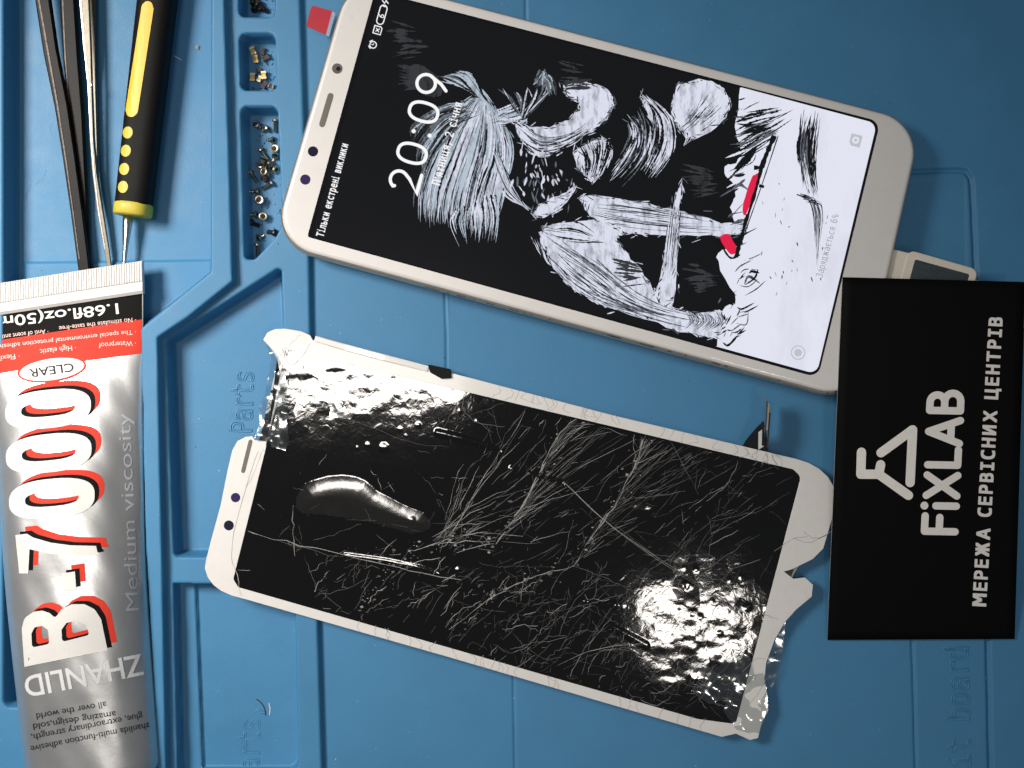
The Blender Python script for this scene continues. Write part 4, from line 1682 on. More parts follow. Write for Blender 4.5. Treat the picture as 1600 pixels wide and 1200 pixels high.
# faint corner icons on the white ground
ring = [rot_ellipse(1247, 551, 11.5, 11.5, 0, 32), rot_ellipse(1247, 551, 9.6, 9.6, 0, 32)]
scr('corner_icon', merge([curve_fill(ring), curve_fill([rot_ellipse(1247, 551, 6, 6, 0, 24)])]), M['scr_icon_grey'], ZTXT)


def rotp(cx, cy, pts, deg):
    c, s = math.cos(math.radians(deg)), math.sin(math.radians(deg))
    return [(cx + x * c - y * s, cy + x * s + y * c) for x, y in pts]


cam_body = fillet(rotp(1337, 219, [(-9, -9), (9, -9), (9, 10), (-5, 10), (-9, 5)], 15), 1.5, 3)
scr('corner_icon', curve_fill([cam_body, rot_ellipse(1337, 219, 5.5, 5.5, 0, 24)]), M['scr_icon_grey'], ZTXT)
scr('corner_icon', curve_fill([rot_ellipse(1337, 219, 2.6, 2.6, 0, 16)]), M['scr_icon_grey'], ZTXT)

# --- top bezel fittings
def disc(name, cx, cy, r, mat, z, parent, n=28):
    v, f = flat(curve_fill([rot_ellipse(cx, cy, r, r, 0, n)]), z)
    return link(name, v, f, mat, parent)


disc('front_camera', 527, 107, 8.2, M['cam_ring'], ZS + .001, phone)
cam_o = [o for o in phone.children if o.name.startswith('front_camera')][0]
disc('lens', 528.5, 107.5, 3.4, M['lens_dark'], ZS + .003, cam_o)
disc('sensor', 489, 236.5, 8.0, M['lens_dark'], ZS + .001, phone)
disc('sensor', 477, 280.5, 8.0, M['lens'], ZS + .001, phone)
disc('indicator_light', 550, 29, 3.2, M['label_white'], ZS + .001, phone)
sl = ribbon([(516.5, 150), (503.5, 194)], 9.5)
link('earpiece', *flat(sl, ZS + .001), M['speaker'], phone)
# thin line at the screen edge of the bezel
# pull tab of the protective film, poking out beside the top left corner
slab('pull_tab', [fillet([(487, 8), (521, 17.5), (510, 55), (478, 41)], [5, 1, 1, 5], 4)], 0.50, 0.512, M['red_tab'], phone)
slab('film_edge', [[(519, 17), (524, 21), (514, 57), (509, 55)]], 0.515, 0.525, M['clear_film'], phone)
# small port-side speckles of wear on the frame
V = []; F = []
for (x0, y0), (x1, y1), n in (((700, 1), (1390, 182), 16), ((470, 397), (1300, 616), 18)):
    for _ in range(n):
        t = random.random()
        x, y = x0 + (x1 - x0) * t, y0 + (y1 - y0) * t
        L = random.choice([1.5, 2, 3, 7, 12])
        d = np.array([x1 - x0, y1 - y0]) / math.hypot(x1 - x0, y1 - y0)
        k = len(V)
        for s, e in ((-L, -.6), (L, -.6), (L, .6), (-L, .6)):
            V.append(P(x + d[0] * s - d[1] * e, y + d[1] * s + d[0] * e, 0.6465))
        F.append((k, k + 1, k + 2, k + 3))
link('wear_marks', V, up_faces(V, F), material('worn_gap', (0.04, 0.025, 0.015), 0.6), phone)

# ------------------------------------------------------------------ charging cable at the bottom of the phone
cable = thing('charging_cable', 'cream charging plug with dark textured grip, half hidden under the black card', 'charging cable', P(1450, 440, 0.2))
c15, s15 = math.cos(math.radians(15.5)), math.sin(math.radians(15.5))


def K(u, v):
    """plug axes: u along the cable away from the phone, v across (downwards)"""
    return (1400 + u * c15 - v * s15, 431 + u * s15 + v * c15)


slab('plug_base', [fillet([K(-14, -38), K(14, -39), K(14, 34), K(-14, 34)], 3, 3)], 0.22, 0.60, M['plug'], cable, .015)
hous = fillet([K(10, -43), K(120, -42), K(120, 34), K(10, 34)], 10, 6)
slab('plug_housing', [hous], 0.16, 0.62, M['plug'], cable, .03)
rim_in = fillet([K(22, -33), K(110, -33), K(110, 4), K(22, 4)], 2.5, 3)
slab('grip_inlay', [rim_in], 0.60, 0.625, M['plug_grip'], cable)
grip = cable.children[-1]
# little raised pips of the grip
V, F = [], []
for i in range(26):
    for j in range(11):
        if i < 7 and (i * 3 + j) % 3:
            continue
        x, y = K(25 + i * 3.3, -31 + j * 3.3 + (1.6 if i % 2 else 0))
        p = P(x, y, 0.626)
        r = 0.019
        k = len(V)
        V += [(p.x - r, p.y, p.z), (p.x, p.y - r, p.z), (p.x + r, p.y, p.z), (p.x, p.y + r, p.z), (p.x, p.y, p.z + 0.014)]
        F += [(k, k + 1, k + 4), (k + 1, k + 2, k + 4), (k + 2, k + 3, k + 4), (k + 3, k, k + 4)]
link('pips', V, F, M['plug_grip'], grip)
slab('strain_relief', [fillet([K(116, -25), K(180, -26), K(260, -14), K(260, 20), K(116, 26)], 4, 3)], 0.2, 0.50, M['cable'], cable, .05)
link('print', *flat(place(raw_text('Tk'), K(40, 20), K(56, 20), 7, CAPB), 0.6225), M['tube_grey_ink'], cable)

# ------------------------------------------------------------------ business card
card = thing('business_card', 'black business card with white logo and Cyrillic lettering, propped on the phone corner', 'business card', P(1450, 720, 0.4))
cq = [(1316.5, 433), (1602, 440.5), (1585.5, 998.5), (1292.5, 1000)]


def card_z(x, y):
    px, py = to_px(x, y, 0.6)
    t = max(0.0, (py - 560) / 440.0)
    return 0.82 - 0.10 * t - 0.82 * t ** 1.6 + 0.03 * math.sin((px - 1300) / 300 * math.pi)


def card_grid(name, eps, mat):
    n, m = 40, 20
    X = np.zeros((n, m)); Y = X.copy(); Z = X.copy()
    for i in range(n):
        for j in range(m):
            a = lerp2(cq[0], cq[3], i / (n - 1))
            b = lerp2(cq[1], cq[2], i / (n - 1))
            q = lerp2(a, b, j / (m - 1))
            z = 0.5
            for _ in range(6):
                p = P(q[0], q[1], z)
                z = card_z(p.x, p.y) + eps
            X[i, j], Y[i, j], Z[i, j] = p.x, p.y, z
    return X, Y, Z


X, Y, Z = card_grid('c', 0, None)
n, m = X.shape
V = [(X[i, j], Y[i, j], Z[i, j]) for i in range(n) for j in range(m)]
V2 = [(x, y, z - 0.035) for x, y, z in V]
F = []
for i in range(n - 1):
    for j in range(m - 1):
        F.append((i * m + j, (i + 1) * m + j, (i + 1) * m + j + 1, i * m + j + 1))
k = len(V)
F += [tuple(x + k for x in reversed(q)) for q in F]
nf = len(F)
bl = [j for j in range(m)] + [i * m + m - 1 for i in range(1, n)] + [(n - 1) * m + j for j in range(m - 2, -1, -1)] + [i * m for i in range(n - 2, 0, -1)]
for a, b in zip(bl, bl[1:] + bl[:1]):
    F.append((a, b, b + k, a + k))
co = link('stock', V + V2, F, [M['card'], M['card_edge']], card)
for i, p in enumerate(co.data.polygons):
    p.material_index = 1 if i >= nf else 0
    p.use_smooth = i < nf
b = bmesh.new(); b.from_mesh(co.data)
bmesh.ops.recalc_face_normals(b, faces=b.faces)
b.to_mesh(co.data); b.free()


def card_art(name, parts, eps=0.004):
    V, F = [], []
    for i, vf in enumerate(parts):
        vf = bisect_px(vf, 18, 1)
        v, f = drape(vf, card_z, eps + i * 0.00015)
        k = len(V)
        V += v
        F += [tuple(x + k for x in q) for q in f]
    return link(name, V, F, M['card_ink'], card)


def Z4(x, y):
    return (1270 + x / 2, 420 + y / 2)


SW = 14.5
emblem = [[Z4(152, 573), Z4(150, 642), Z4(206, 642), Z4(212, 612)], [Z4(206, 642), Z4(299, 708)], [Z4(213, 575), Z4(312, 503), Z4(304, 668)]]


def stroke_sharp(pts, w):
    """straight pieces with round caps joined as one outline per piece"""
    return [ribbon([a, b], w) for a, b in zip(pts[:-1], pts[1:])]


parts = []
for s in emblem:
    parts += stroke_sharp(s, SW)
card_art('emblem', parts)

# FiXLAB, reading up: (u along, v towards the cap top) -> pixels
w0, w1 = np.array([1496.0, 837.0]), np.array([1507.0, 611.0])
wd = (w1 - w0) / np.linalg.norm(w1 - w0)
wu = np.array([-0.998, -0.02])


def Wd(u, v):
    q = w0 + wd * u + wu * v
    return (q[0], q[1])


fw = 11.5
glyph = []
glyph += stroke_sharp([Wd(6, 4), Wd(6, 52), Wd(30, 52)], fw) + stroke_sharp([Wd(6, 29), Wd(28, 29)], fw)
glyph += stroke_sharp([Wd(46, 4), Wd(46, 36)], fw) + [curve_fill([rot_ellipse(*Wd(46, 54), 6.2, 6.2, 0, 20)])]
glyph += stroke_sharp([Wd(62, 4), Wd(94, 52)], fw) + stroke_sharp([Wd(62, 52), Wd(94, 4)], fw)
glyph += stroke_sharp([Wd(110, 52), Wd(110, 5), Wd(134, 5)], fw)
glyph += stroke_sharp([Wd(144, 4), Wd(162, 53), Wd(180, 4)], fw) + stroke_sharp([Wd(152, 18), Wd(172, 18)], fw)
bowl1 = [Wd(195, 53), Wd(208, 53)] + [Wd(208 + 11.5 * math.cos(a), 41.5 + 11.5 * math.sin(a)) for a in np.linspace(math.pi / 2, -math.pi / 2, 9)] + [Wd(195, 30)]
bowl2 = [Wd(195, 30), Wd(210, 30)] + [Wd(210 + 12.5 * math.cos(a), 17.5 + 12.5 * math.sin(a)) for a in np.linspace(math.pi / 2, -math.pi / 2, 9)] + [Wd(195, 5)]
glyph += stroke_sharp(bowl1, fw) + stroke_sharp(bowl2, fw) + stroke_sharp([Wd(195, 5), Wd(195, 53)], fw)
card_art('company_name', glyph)
cyr = place(spaced_text('МЕРЕЖА СЕРBІСНИХ ЦЕНТРІB', MONO, 0.0, gap=.17, space=.36, wide={'М': 1.35, 'Ж': 1.3, 'Ц': 1.1, 'А': 1.1, 'Х': 1.1, 'И': 1.12, 'Н': 1.08, 'С': 1.05}), (1540, 947), (1566, 497), 20, CAPM)
card_art('tagline', [([(x + dx, y + dy, 0) for x, y, z in cyr[0]], cyr[1]) for dx, dy in ((-.95, -.85), (.95, -.85), (-.95, .85), (.95, .85), (0, 0))])

# ------------------------------------------------------------------ broken display
ZD = 0.20
disp = thing('broken_display', 'shattered phone display with white bezel, black cracked glass and loose splinters', 'phone display', P(800, 830, 0.0))
outline = [(320.5, 888), (323, 872), (332, 838), (345, 790), (356, 735), (363, 705), (371, 690), (384, 683), (394, 682), (398, 688), (416, 690),
           (430, 640), (440, 596), (433, 560), (424, 545), (412, 531), (418, 520), (430, 514.5), (446, 514), (470, 518), (484, 524), (489, 533), (497, 527), (506, 529),
           (660, 570), (712, 585), (960, 650), (1225, 713), (1246, 718), (1264, 724), (1280, 733), (1293, 745), (1301, 758), (1305, 773), (1305, 788), (1301, 806), (1294, 830), (1286, 857),
           (1270, 873), (1238, 889), (1224, 893), (1240, 905), (1258, 903), (1270, 914), (1268, 932), (1244, 952), (1226, 972), (1210, 1000), (1197, 1035), (1194, 1060),
           (1199, 1090), (1200, 1110), (1190, 1130), (1184, 1153), (1172, 1156), (1150, 1146), (1128, 1151), (1090, 1140), (700, 1026), (384, 936), (362, 930), (346, 923), (334, 914), (325, 902)]
hole = fillet([(446, 545), (1240, 733), (1252, 745), (1150, 1132), (1090, 1124), (372, 918), (364, 905), (415, 700)], [4, 10, 12, 3, 3, 8, 8, 4], 5)
# the display sandwich under the bezel
slab('backplate', [[(352, 882), (420, 712), (452, 600), (464, 556), (500, 545), (1230, 728), (1285, 765), (1215, 960), (1160, 1130), (1090, 1128), (390, 925)]], 0.02, 0.15, M['disp_back'], disp)
slab('bezel', [outline, hole], 0.13, ZD, M['disp_white'], disp, 0.008)

# the black glass: heights of blisters, curled corners and ripples
bub = [(460, 792), (463, 772), (474, 757), (490, 750), (512, 744), (535, 742), (556, 745), (572, 751), (590, 767), (630, 788), (662, 801), (676, 815), (672, 828), (658, 834), (640, 835), (610, 826), (577, 817), (507, 806), (470, 803)]
blisters = [([(540, 870), (600, 878), (650, 888), (700, 903), (760, 917), (900, 938), (960, 945)], 7, .028),
            ([(716, 893), (780, 905), (830, 922), (910, 938)], 8, .03), ([(740, 905), (790, 925), (870, 933), (1010, 1008)], 6, .02),
            ([(684, 676), (730, 687), (780, 702)], 6, .03), ([(800, 733), (835, 741), (878, 753)], 6, .030), ([(878, 753), (930, 765), (1010, 782)], 16, .02)]
bumps = [(600, 700, 9, .006), (515, 790, 14, -.006)]
for _ in range(26):
    bumps.append((random.uniform(390, 760), random.uniform(620, 900), random.uniform(2.5, 6), random.uniform(.001, .004)))
for _ in range(16):
    bumps.append((random.gauss(1110, 55), random.gauss(950, 55), random.uniform(3, 8), random.uniform(.001, .004)))
gq = [(440, 538), (1262, 730), (1160, 1150), (350, 925)]


def glass_h(px, py):
    z = np.zeros(px.shape)
    d = sdf(bub, px, py)
    z += 0.030 * (1 - (1 - np.clip(-d / 36, 0, 1)) ** 2)
    for pts, w, h in blisters:
        d = pldist(pts, px, py)
        z += 0.4 * h * np.clip(1 - (d / w) ** 2, 0, 1)
    for x, y, r, h in bumps:
        m = (abs(px - x) < r * 2) & (abs(py - y) < r * 2)
        z[m] += h * np.clip(1 - ((px[m] - x) ** 2 + (py[m] - y) ** 2) / (r * r), 0, 1)
    # crinkled ends
    w1 = np.exp(-(((px - 560) / 190) ** 2 + ((py - 590) / 60) ** 2))
    w2 = np.exp(-(((px - 1110) / 90) ** 2 + ((py - 1040) / 110) ** 2))
    z += (w1 * 0.0035 + w2 * 0.005) * vnoise(px, py * 2.0, 1 / 22.0, 11) + (w1 + w2) * 0.0012 * vnoise(px, py, 1 / 7.0, 12) + w2 * 0.02 * vnoise(px, py, 1 / 45.0, 15)
    z += 0.008 * vnoise(px, py, 1 / 90.0, 13)
    return z


nu, nv = 460, 200
U, Vv = np.meshgrid(np.linspace(0, 1, nu), np.linspace(0, 1, nv))
q = np.array(gq, float)
GX = (q[0, 0] * (1 - U) + q[1, 0] * U) * (1 - Vv) + (q[3, 0] * (1 - U) + q[2, 0] * U) * Vv
GY = (q[0, 1] * (1 - U) + q[1, 1] * U) * (1 - Vv) + (q[3, 1] * (1 - U) + q[2, 1] * U) * Vv
GZ = ZD - 0.012 + glass_h(GX, GY)
edge = np.minimum(np.minimum(U, 1 - U) * 800, np.minimum(Vv, 1 - Vv) * 400)
GZ = np.where(edge < 16, np.minimum(GZ, ZD - 0.004), GZ)
kk = (H - GZ) / H / SC
go = grid_mesh('glass_panel', (GX - 800) * kk, (600 - GY) * kk, GZ, M['black_glass'], disp)
b = bmesh.new(); b.from_mesh(go.data)
if sum(f.normal.z for f in b.faces) < 0:
    bmesh.ops.reverse_faces(b, faces=b.faces)
b.to_mesh(go.data); b.free()

# the air bubble under the lifted film, greyer than the glass round it
bx = np.arange(455, 681, 2.0)
by = np.arange(738, 840, 2.0)
BX, BY = np.meshgrid(bx, by)
BD = sdf(bub, BX, BY)
BZ = ZD - 0.012 + glass_h(BX, BY) + np.where(BD < 0, 0.003, 0.0)
V, F = [], []
ids = {}
for i in range(len(by) - 1):
    for j in range(len(bx) - 1):
        if BD[i:i + 2, j:j + 2].max() < -0.5:
            q4 = []
            for a, b in ((i, j), (i + 1, j), (i + 1, j + 1), (i, j + 1)):
                if (a, b) not in ids:
                    ids[(a, b)] = len(V)
                    V.append(P(BX[a, b], BY[a, b], BZ[a, b]))
                q4.append(ids[(a, b)])
            F.append(tuple(q4))
link('air_bubble', V, up_faces(V, F), M['bubble'], go, True)

# --- cracks
hole_np = hole
crk = {'crack': [], 'crack_dim': []}


def in_hole(x, y):
    return sdf(hole_np, np.array([x]), np.array([y]))[0] < -2


def crack_line(pts, w=1.0, jit=1.2, mat=None, gap=0.15, n=None, fork=0.0):
    s = spline(pts, 5) if len(pts) > 2 else spline(pts, max(4, int(math.dist(pts[0], pts[1]) / 9)))
    out = []
    for x, y in s:
        out.append((x + random.gauss(0, jit), y + random.gauss(0, jit)))
    run = []
    for i, p in enumerate(out):
        if not in_hole(*p) or random.random() < gap:
            if len(run) > 1:
                emit_crack(run, w, mat)
            run = []
        else:
            run.append(p)
    if len(run) > 1:
        emit_crack(run, w, mat)
    if fork:
        for i in range(1, len(s) - 1):
            if random.random() < fork:
                d = (s[i + 1][0] - s[i][0], s[i + 1][1] - s[i][1])
                a = math.atan2(d[1], d[0]) + random.choice([-1, 1]) * random.uniform(.5, 1.3)
                L = random.uniform(8, 34)
                crack_line([s[i], (s[i][0] + L * math.cos(a), s[i][1] + L * math.sin(a))], w * .7, jit * .7, 'crack_dim', gap)


def emit_crack(run, w, mat):
    W = [max(.22, .8 * w * random.uniform(.35, 1.35)) for _ in run]
    W[0] *= .5
    W[-1] *= .5
    vf = ribbon(run, W, caps=False)
    crk[mat or random.choice(['crack', 'crack_dim', 'crack_dim'])].append(vf)


def feather(main, n, ang, L, side=1, w=.9, curve=0.25, t0=0.0, t1=1.0):
    """fine cracks leaving a main crack at a shallow angle, as in a fan"""
    s = spline(main, 12)
    for k in range(n):
        t = random.uniform(t0, t1)
        i = min(len(s) - 2, int(t * (len(s) - 1)))
        d = (s[i + 1][0] - s[i][0], s[i + 1][1] - s[i][1])
        a = math.atan2(d[1], d[0]) + side * math.radians(random.uniform(*ang))
        l = random.uniform(*L)
        p = s[i]
        c = random.uniform(-curve, curve) + side * .08
        m = (p[0] + .5 * l * math.cos(a), p[1] + .5 * l * math.sin(a))
        e = (m[0] + .5 * l * math.cos(a + c), m[1] + .5 * l * math.sin(a + c))
        crack_line([p, m, e], w * random.uniform(.4, 1.0), .55, None, .25)


fan1 = [(774, 847), (812, 796), (847, 734), (870, 688), (909, 645)]
fan2 = [(895, 884), (940, 816), (979, 754), (998, 707), (1010, 668)]
fan3 = [(690, 842), (740, 800), (700 + 60, 760)]
for m_, w_ in ((fan1, 1.7), (fan2, 1.7)):
    for k in range(3):
        crack_line([(x + random.uniform(-3, 3), y + random.uniform(-3, 3)) for x, y in m_], w_ * (1 - k * .25), 1.4, 'crack' if k < 2 else 'crack_dim', .08, fork=.05)
feather(fan1, 46, (3, 26), (80, 260), 1, .85, .10, 0, .7)
feather(fan2, 54, (3, 30), (80, 290), 1, .85, .10, 0, .8)
# long shallow cracks sweeping across to the right, between and beyond the fans
for k in range(56):
    x, y = random.uniform(760, 1120), random.uniform(700, 900)
    a = math.radians(random.gauss(-32, 9))
    L = random.uniform(50, 170)
    c = random.gauss(.05, .12)
    m_ = (x + .5 * L * math.cos(a), y + .5 * L * math.sin(a))
    crack_line([(x, y), m_, (m_[0] + .5 * L * math.cos(a + c), m_[1] + .5 * L * math.sin(a + c))], random.uniform(.4, .9), .6, None, .28)
# ribs climbing from the lower edge
for k in range(46):
    x = 540 + k * 12.5 + random.uniform(-7, 7)
    y = 925 + (x - 380) * .285 - random.uniform(2, 60)
    a = math.radians(random.gauss(-57, 8))
    L = random.uniform(45, 150)
    c = random.uniform(.1, .5)
    m_ = (x + .5 * L * math.cos(a), y + .5 * L * math.sin(a))
    crack_line([(x, y), m_, (m_[0] + .5 * L * math.cos(a + c), m_[1] + .5 * L * math.sin(a + c))], random.uniform(.5, 1.2), .9, None, .14, fork=.07)
# crushed flakes and glass dust along the main breaks
for path in (fan1, fan2, [(600, 875), (700, 848), (774, 847)], [(895, 884), (800, 915), (700, 985)], [(560, 960), (600, 900), (640, 880)]):
    sp = spline(path, 12)
    for _ in range(60):
        x, y = random.choice(sp)
        x += random.gauss(0, 9)
        y += random.gauss(0, 9)
        if not in_hole(x, y):
            continue
        r = abs(random.gauss(0, 1.3)) + .4
        a0 = random.uniform(0, 6.28)
        crk[random.choice(['crack', 'crack_dim', 'crack_dim', 'crack_dim'])].append(([(x + r * random.uniform(.5, 1.6) * math.cos(a0 + q_), y + r * random.uniform(.3, 1.1) * math.sin(a0 + q_)) for q_ in (0, 1.6, 3.1, 4.7)], [(0, 1, 2, 3)]))
feather(fan1, 22, (10, 45), (40, 140), 1, .8, .25, .4, 1)
feather(fan2, 26, (10, 50), (40, 150), 1, .8, .25, .3, 1)
feather(fan2, 12, (10, 50), (20, 60), -1, .8, .4, .3, 1)
# fan around the left apex
for k in range(34):
    a = math.radians(random.uniform(-78, 6))
    L = random.uniform(60, 230)
    p = (692 + random.gauss(0, 12), 838 + random.gauss(0, 14))
    c = random.uniform(-.1, .3)
    m_ = (p[0] + .5 * L * math.cos(a), p[1] + .5 * L * math.sin(a))
    e_ = (m_[0] + .5 * L * math.cos(a + c), m_[1] + .5 * L * math.sin(a + c))
    crack_line([p, m_, e_], random.uniform(.5, 1.1), 1.2, None, .2)
crack_line([(692, 842), (705, 800), (728, 745), (760, 690), (775, 660)], 1.0, 1.6, 'crack_dim', .1, fork=.1)
# long running cracks
for pts, w, mt in (([(378, 827), (430, 842), (540, 868), (640, 892), (720, 905)], 1.3, 'crack'), ([(378, 829), (450, 850), (560, 878)], .8, 'crack_dim'),
                   ([(600, 875), (660, 855), (700, 848), (774, 847)], 1.2, 'crack'), ([(610, 868), (680, 850), (720, 838), (760, 830)], 1.2, 'crack'),
                   ([(774, 847), (700, 868), (640, 880)], 1.2, 'crack'), ([(895, 884), (840, 900), (800, 915), (760, 940), (700, 985)], 1.2, 'crack'),
                   ([(895, 884), (950, 905), (1000, 930)], .9, 'crack_dim'), ([(458, 790), (458, 830), (462, 868)], .8, 'crack'), ([(466, 820), (471, 850), (462, 864)], .7, 'crack_dim'),
                   ([(475, 870), (490, 905), (520, 940), (545, 960)], .7, 'crack_dim'), ([(480, 935), (540, 920), (600, 890)], .9, 'crack_dim'),
                   ([(565, 785), (590, 835), (612, 855)], .7, 'crack_dim'), ([(540, 812), (600, 815), (655, 832)], .7, 'crack_dim'),
                   ([(490, 845), (530, 832), (565, 818)], .6, 'crack_dim'), ([(575, 735), (600, 750), (628, 780)], .8, 'crack'),
                   ([(1048, 690), (1100, 790), (1112, 840), (1090, 920)], .8, 'crack_dim'), ([(1246, 760), (1180, 800), (1110, 815), (1060, 860), (1040, 900)], 1.0, 'crack_dim'),
                   ([(1235, 810), (1160, 850), (1100, 890), (1000, 920), (880, 955)], .9, 'crack_dim'), ([(1240, 745), (1170, 780), (1100, 850)], .8, 'crack_dim'),
                   ([(735, 590), (722, 630), (745, 660), (790, 665)], .9, 'crack_dim'), ([(830, 630), (790, 680), (770, 730)], .8, 'crack_dim'),
                   ([(700, 660), (760, 640), (800, 600 + 20)], .7, 'crack_dim'), ([(450, 640), (560, 660), (640, 690), (700, 700)], .5, 'crack_dim')):
    crack_line(pts, w, 1.1, mt, .08, fork=.08)
for k in range(64):
    x, y = random.uniform(640, 1150), random.uniform(690, 1090)
    a = math.radians(random.choice([-46, -38, -55, 24, 34, -12]) + random.gauss(0, 8))
    pts = [(x, y)]
    for _ in range(random.randint(3, 8)):
        a += random.gauss(0, .22)
        st_ = random.uniform(14, 34)
        pts.append((pts[-1][0] + st_ * math.cos(a), pts[-1][1] + st_ * math.sin(a)))
    crack_line(pts, random.uniform(.4, .8), .7, random.choice(['crack', 'crack_dim', 'crack_dim']), .16, fork=.06)
# straight double scratches
for o_ in (0, 4):
    crack_line([(880, 752), (960, 825 + o_ * .4), (1080, 905 + o_), (1178, 966 + o_ * 1.6)], .8, .3, 'crack', .02)
crack_line([(960, 820), (1040, 880), (1100, 920), (1170, 970)], .6, .3, 'crack_dim', .02)
crack_line([(770, 640), (790, 700), (865, 760)], .5, .5, 'crack_dim', .1)
crack_line([(870, 1040), (930, 1015), (1010, 1005)], 1.0, .4, 'crack', .03)
crack_line([(880, 1046), (940, 1018), (1005, 1008)], .7, .4, 'crack_dim', .03)
# net of small cracks over the lower half
for _ in range(210):
    x, y = random.uniform(470, 1130), random.uniform(880, 1100)
    if y < 880 + (x - 470) * .06 or y > 925 + (x - 380) * .29:
        continue
    a = math.radians(random.gauss(-48, 18))
    L = random.uniform(12, 70)
    crack_line([(x, y), (x + L * .5 * math.cos(a), y + L * .5 * math.sin(a)), (x + L * math.cos(a + .2), y + L * math.sin(a + .2))], random.uniform(.5, 1.2), 1.2, None, .15, fork=.06)
for _ in range(45):
    x, y = random.uniform(760, 1130), random.uniform(900, 1110)
    a = math.radians(random.gauss(35, 30))
    L = random.uniform(15, 60)
    crack_line([(x, y), (x + L * .5 * math.cos(a), y + L * .5 * math.sin(a)), (x + L * math.cos(a - .4), y + L * math.sin(a - .4))], random.uniform(.5, 1.0), 1.2, None, .1, fork=.1)
# shorter splinters upper middle and right
for _ in range(110):
    x, y = random.uniform(700, 1230), random.uniform(600, 880)
    if y < 612 + (x - 735) * .25:
        continue
    a = math.radians(random.gauss(-40, 20))
    L = random.uniform(8, 50)
    crack_line([(x, y), (x + L * math.cos(a), y + L * math.sin(a))], random.uniform(.4, 1.0), 1.0, None, .15)
for _ in range(60):
    x, y = random.uniform(1040, 1200), random.uniform(880, 1120)
    a = math.radians(random.choice([-40, 35, -70, 10]) + random.gauss(0, 10))
    L = random.uniform(10, 50)
    crack_line([(x, y), (x + L * math.cos(a), y + L * math.sin(a))], random.uniform(.4, 1.0), .8, None, .1)
for _ in range(24):
    x, y = random.uniform(390, 720), random.uniform(640, 900)
    a = random.uniform(0, 6.28)
    L = random.uniform(5, 26)
    crack_line([(x, y), (x + L * math.cos(a), y + L * math.sin(a))], random.uniform(.4, .8), .8, None, .1)


def glass_top(x, y):
    px, py = to_px(x, y, ZD)
    return ZD - 0.012 + float(glass_h(np.array([px]), np.array([py]))[0])


for key in crk:
    V, F = merge(crk[key])
    arr = np.array([(q[0], q[1]) for q in V])
    gz = ZD - 0.012 + glass_h(arr[:, 0].copy(), arr[:, 1].copy()) + (0.0045 if key == 'crack' else 0.0035)
    gz = gz + rng.uniform(0, 0.0006, len(gz))
    out = [P(a[0], a[1], z) for a, z in zip(arr, gz)]
    link('cracks', out, up_faces(out, F), M[key], go)

# hairlines on the white bezel
V, F = [], []
bz = []
for _ in range(34):
    t = random.random()
    x = 740 + t * 480
    y = 592 + t * 121
    bz.append(([(x, y), (x + random.uniform(-9, 9), y + random.uniform(8, 12)), (x + random.uniform(-12, 12), y + random.uniform(15, 19))], .7))
for _ in range(26):
    t = random.random()
    x = 560 + t * 540
    y = 987 + t * 156
    bz.append(([(x, y), (x + random.uniform(-5, 5), y - 9), (x + random.uniform(-9, 9), y - 18)], .7))
bz += [([(402, 705), (385, 760), (366, 830), (362, 870), (372, 905)], .9), ([(385, 762), (398, 735), (411, 700)], .7), ([(372, 905), (374, 920), (378, 933)], .8),
       ([(1255, 830), (1275, 842), (1300, 828)], .9), ([(1240, 840), (1262, 848), (1292, 836)], .8), ([(1210, 860), (1240, 842), (1262, 838)], .7), ([(1195, 960), (1216, 968)], .8),
       ([(1160, 1050), (1180, 1030), (1196, 1030)], .8), ([(1172, 1100), (1190, 1075), (1197, 1060)], .8), ([(440, 545), (452, 570), (470, 560), (486, 535)], .9), ([(432, 560), (452, 540), (470, 522)], .7)]
bparts = []
for pts, w in bz:
    s = spline(pts, 4)
    s = [(x + random.gauss(0, .6), y + random.gauss(0, .6)) for x, y in s]
    bparts.append(ribbon(s, [w * random.uniform(.5, 1.2) for _ in s], caps=False))
bezel_o = [o for o in disp.children if o.name.startswith('bezel')][0]
link('hairlines', *flat(merge(bparts), ZD + 0.003), M['crack_grey'], bezel_o)

# fittings in the bezel
link('earpiece', *flat(ribbon([(391.5, 690), (380, 736)], 6.5), ZD + 0.002), M['speaker'], disp)
disc('sensor', 368, 777.5, 7.4, M['lens'], ZD + 0.002, disp)
disc('camera_window', 357.5, 821, 7.8, M['lens_dark'], ZD + 0.002, disp)


# --- loose clear splinters and peeled film
def crumple(name, poly, z, amp, mat, seed, step=3.0, tilt=(0, 0)):
    xs = [p[0] for p in poly]; ys = [p[1] for p in poly]
    vf = bisect_px(bisect_px(curve_fill([poly]), step, 0), step, 1)
    v, f = vf
    arr = np.array([(a[0], a[1]) for a in v])
    zz = z + amp * (vnoise(arr[:, 0], arr[:, 1], 1 / 24.0, seed) + .25 * vnoise(arr[:, 0], arr[:, 1], 1 / 11.0, seed + 1)) + tilt[0] * (arr[:, 0] - xs[0]) + tilt[1] * (arr[:, 1] - ys[0])
    out = [P(a[0], a[1], c) for a, c in zip(arr, zz)]
    return link(name, out, up_faces(out, f), mat, disp, True)


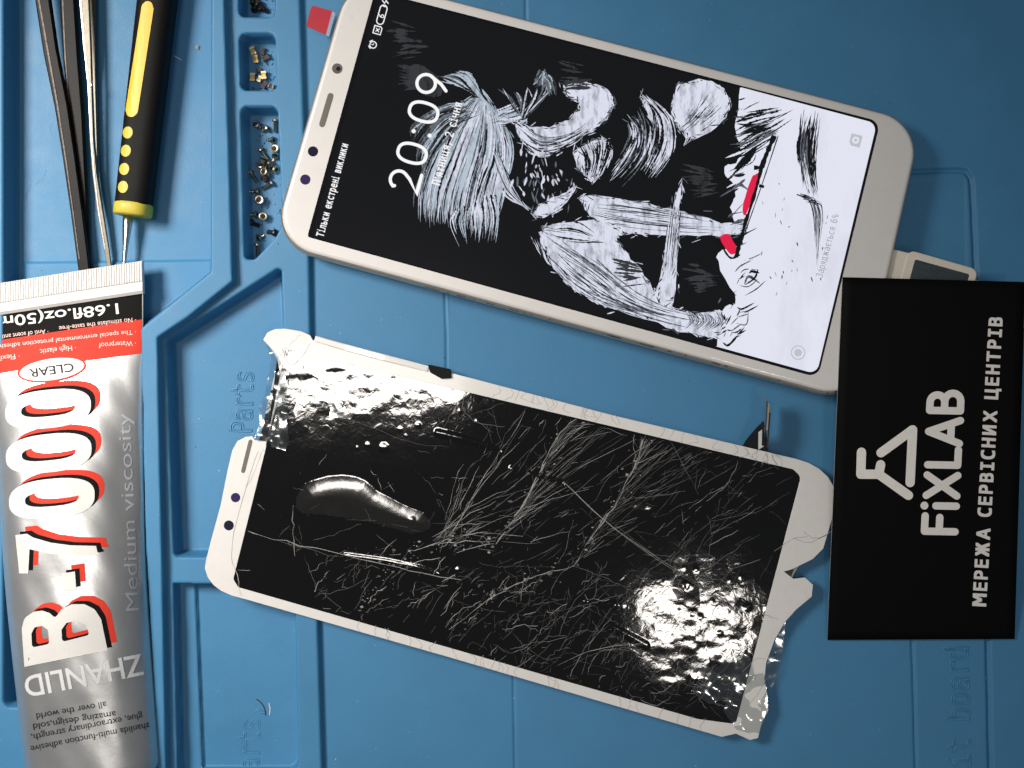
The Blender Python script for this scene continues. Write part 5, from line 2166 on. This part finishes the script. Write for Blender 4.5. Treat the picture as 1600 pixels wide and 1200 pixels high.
crumple('clear_splinter', [(414, 533), (430, 552), (444, 575), (450, 640), (436, 690), (404, 690), (398, 684), (406, 660), (404, 640), (414, 615), (420, 585), (424, 560)], ZD + .03, .10, M['shard'], 21)
crumple('clear_splinter', [(440, 590), (446, 640), (452, 690), (446, 704), (424, 698), (418, 676), (428, 640)], ZD + .07, .12, M['shard'], 25)
crumple('clear_splinter', [(1227, 972), (1224, 1010), (1217, 1050), (1205, 1078), (1194, 1053), (1200, 1030), (1212, 1000)], 0.02, .06, M['shard'], 27, 4)
crumple('clear_splinter', [(1150, 1060), (1196, 1050), (1200, 1100), (1186, 1150), (1150, 1140), (1130, 1110)], ZD + .03, .12, M['shard'], 29)
crumple('clear_splinter', [(1120, 1040), (1170, 1020), (1180, 1060), (1140, 1090), (1108, 1100), (1080, 1080)], ZD + .05, .10, M['shard'], 33)
crumple('clear_splinter', [(514, 655), (518, 626), (528, 615), (536, 630), (548, 655), (530, 652)], ZD + .02, .03, M['shard'], 41)
crumple('clear_splinter', [(1075, 1042), (1096, 1032), (1128, 1058), (1110, 1062), (1082, 1060)], ZD + .06, .05, M['shard'], 35)
slab('dark_splinter', [[(1222, 893), (1241, 885), (1252, 876), (1238, 902)]], 0.1, 0.13, M['cam_ring'], disp)
# curled strip of the old frame along the top edge, and tape left on it
bar_px('frame_remnant', [(492, 529, .24, 9, .05), (540, 543, .27, 9, .06), (600, 559, .27, 9, .06), (668, 577, .23, 7, .04)], M['bezel'], disp)
slab('tape_remnant', [fillet([(668, 569), (705, 577), (706, 591), (690, 592), (672, 582)], 2, 2)], ZD + .004, ZD + .05, M['rubber'], disp)

# --- flex cable with its connector standing up beside the display
n = 12
lft = spline([(1157, 703), (1165, 689), (1178, 673), (1193, 657)], 4)
rgt = spline([(1200, 713), (1200, 702), (1199, 690), (1197, 672)], 4)
n = len(lft)
V, F = [], []
for i in range(n):
    zz = 0.10 + 0.62 * (i / (n - 1)) ** 1.6
    V.append(P(*lft[i], zz))
    V.append(P(*rgt[i], zz))
for i in range(n - 1):
    F.append((2 * i, 2 * i + 1, 2 * i + 3, 2 * i + 2))
k = len(V)
V += [Vector(v) - Vector((0, 0, .012)) for v in V]
F += [tuple(x + k for x in reversed(q_)) for q_ in F]
flexo = link('flex_cable', V, F, M['flex'], disp, True)


def plate(name, p0, p1, z0, z1, th, mat, parent):
    a, b_ = P(*p0, z0), P(*p1, z0)
    d = (b_ - a).normalized()
    nn = Vector((-d.y, d.x, 0)) * th
    V = []
    for z in (z0, z1):
        A, B = P(*p0, z), P(*p1, z)
        A.z = B.z = z
        V += [A - nn, B - nn, B + nn, A + nn]
    F = [(3, 2, 1, 0), (4, 5, 6, 7), (0, 1, 5, 4), (1, 2, 6, 5), (2, 3, 7, 6), (3, 0, 4, 7)]
    o = link(name, V, F, mat, parent)
    b2 = bmesh.new(); b2.from_mesh(o.data)
    bmesh.ops.recalc_face_normals(b2, faces=b2.faces)
    b2.to_mesh(o.data); b2.free()
    return o


con = plate('connector', (1198.5, 626), (1195, 682), 0.25, 0.95, 0.016, M['flex'], flexo)
plate('contact_strip', (1201.5, 630), (1198.5, 672), 0.45, 0.93, 0.014, M['gold'], flexo)
plate('board_edge', (1198.2, 618), (1194.5, 676), 0.55, 0.965, 0.008, M['steel_dull'], flexo)
plate('connector_back', (1203, 645), (1199, 700), 0.2, 0.72, 0.02, M['flex'], flexo)
slab('label_patch', [[(1185, 675), (1191, 671), (1190, 696), (1194, 697), (1185, 703)]], 0.70, 0.71, M['label_white'], flexo)
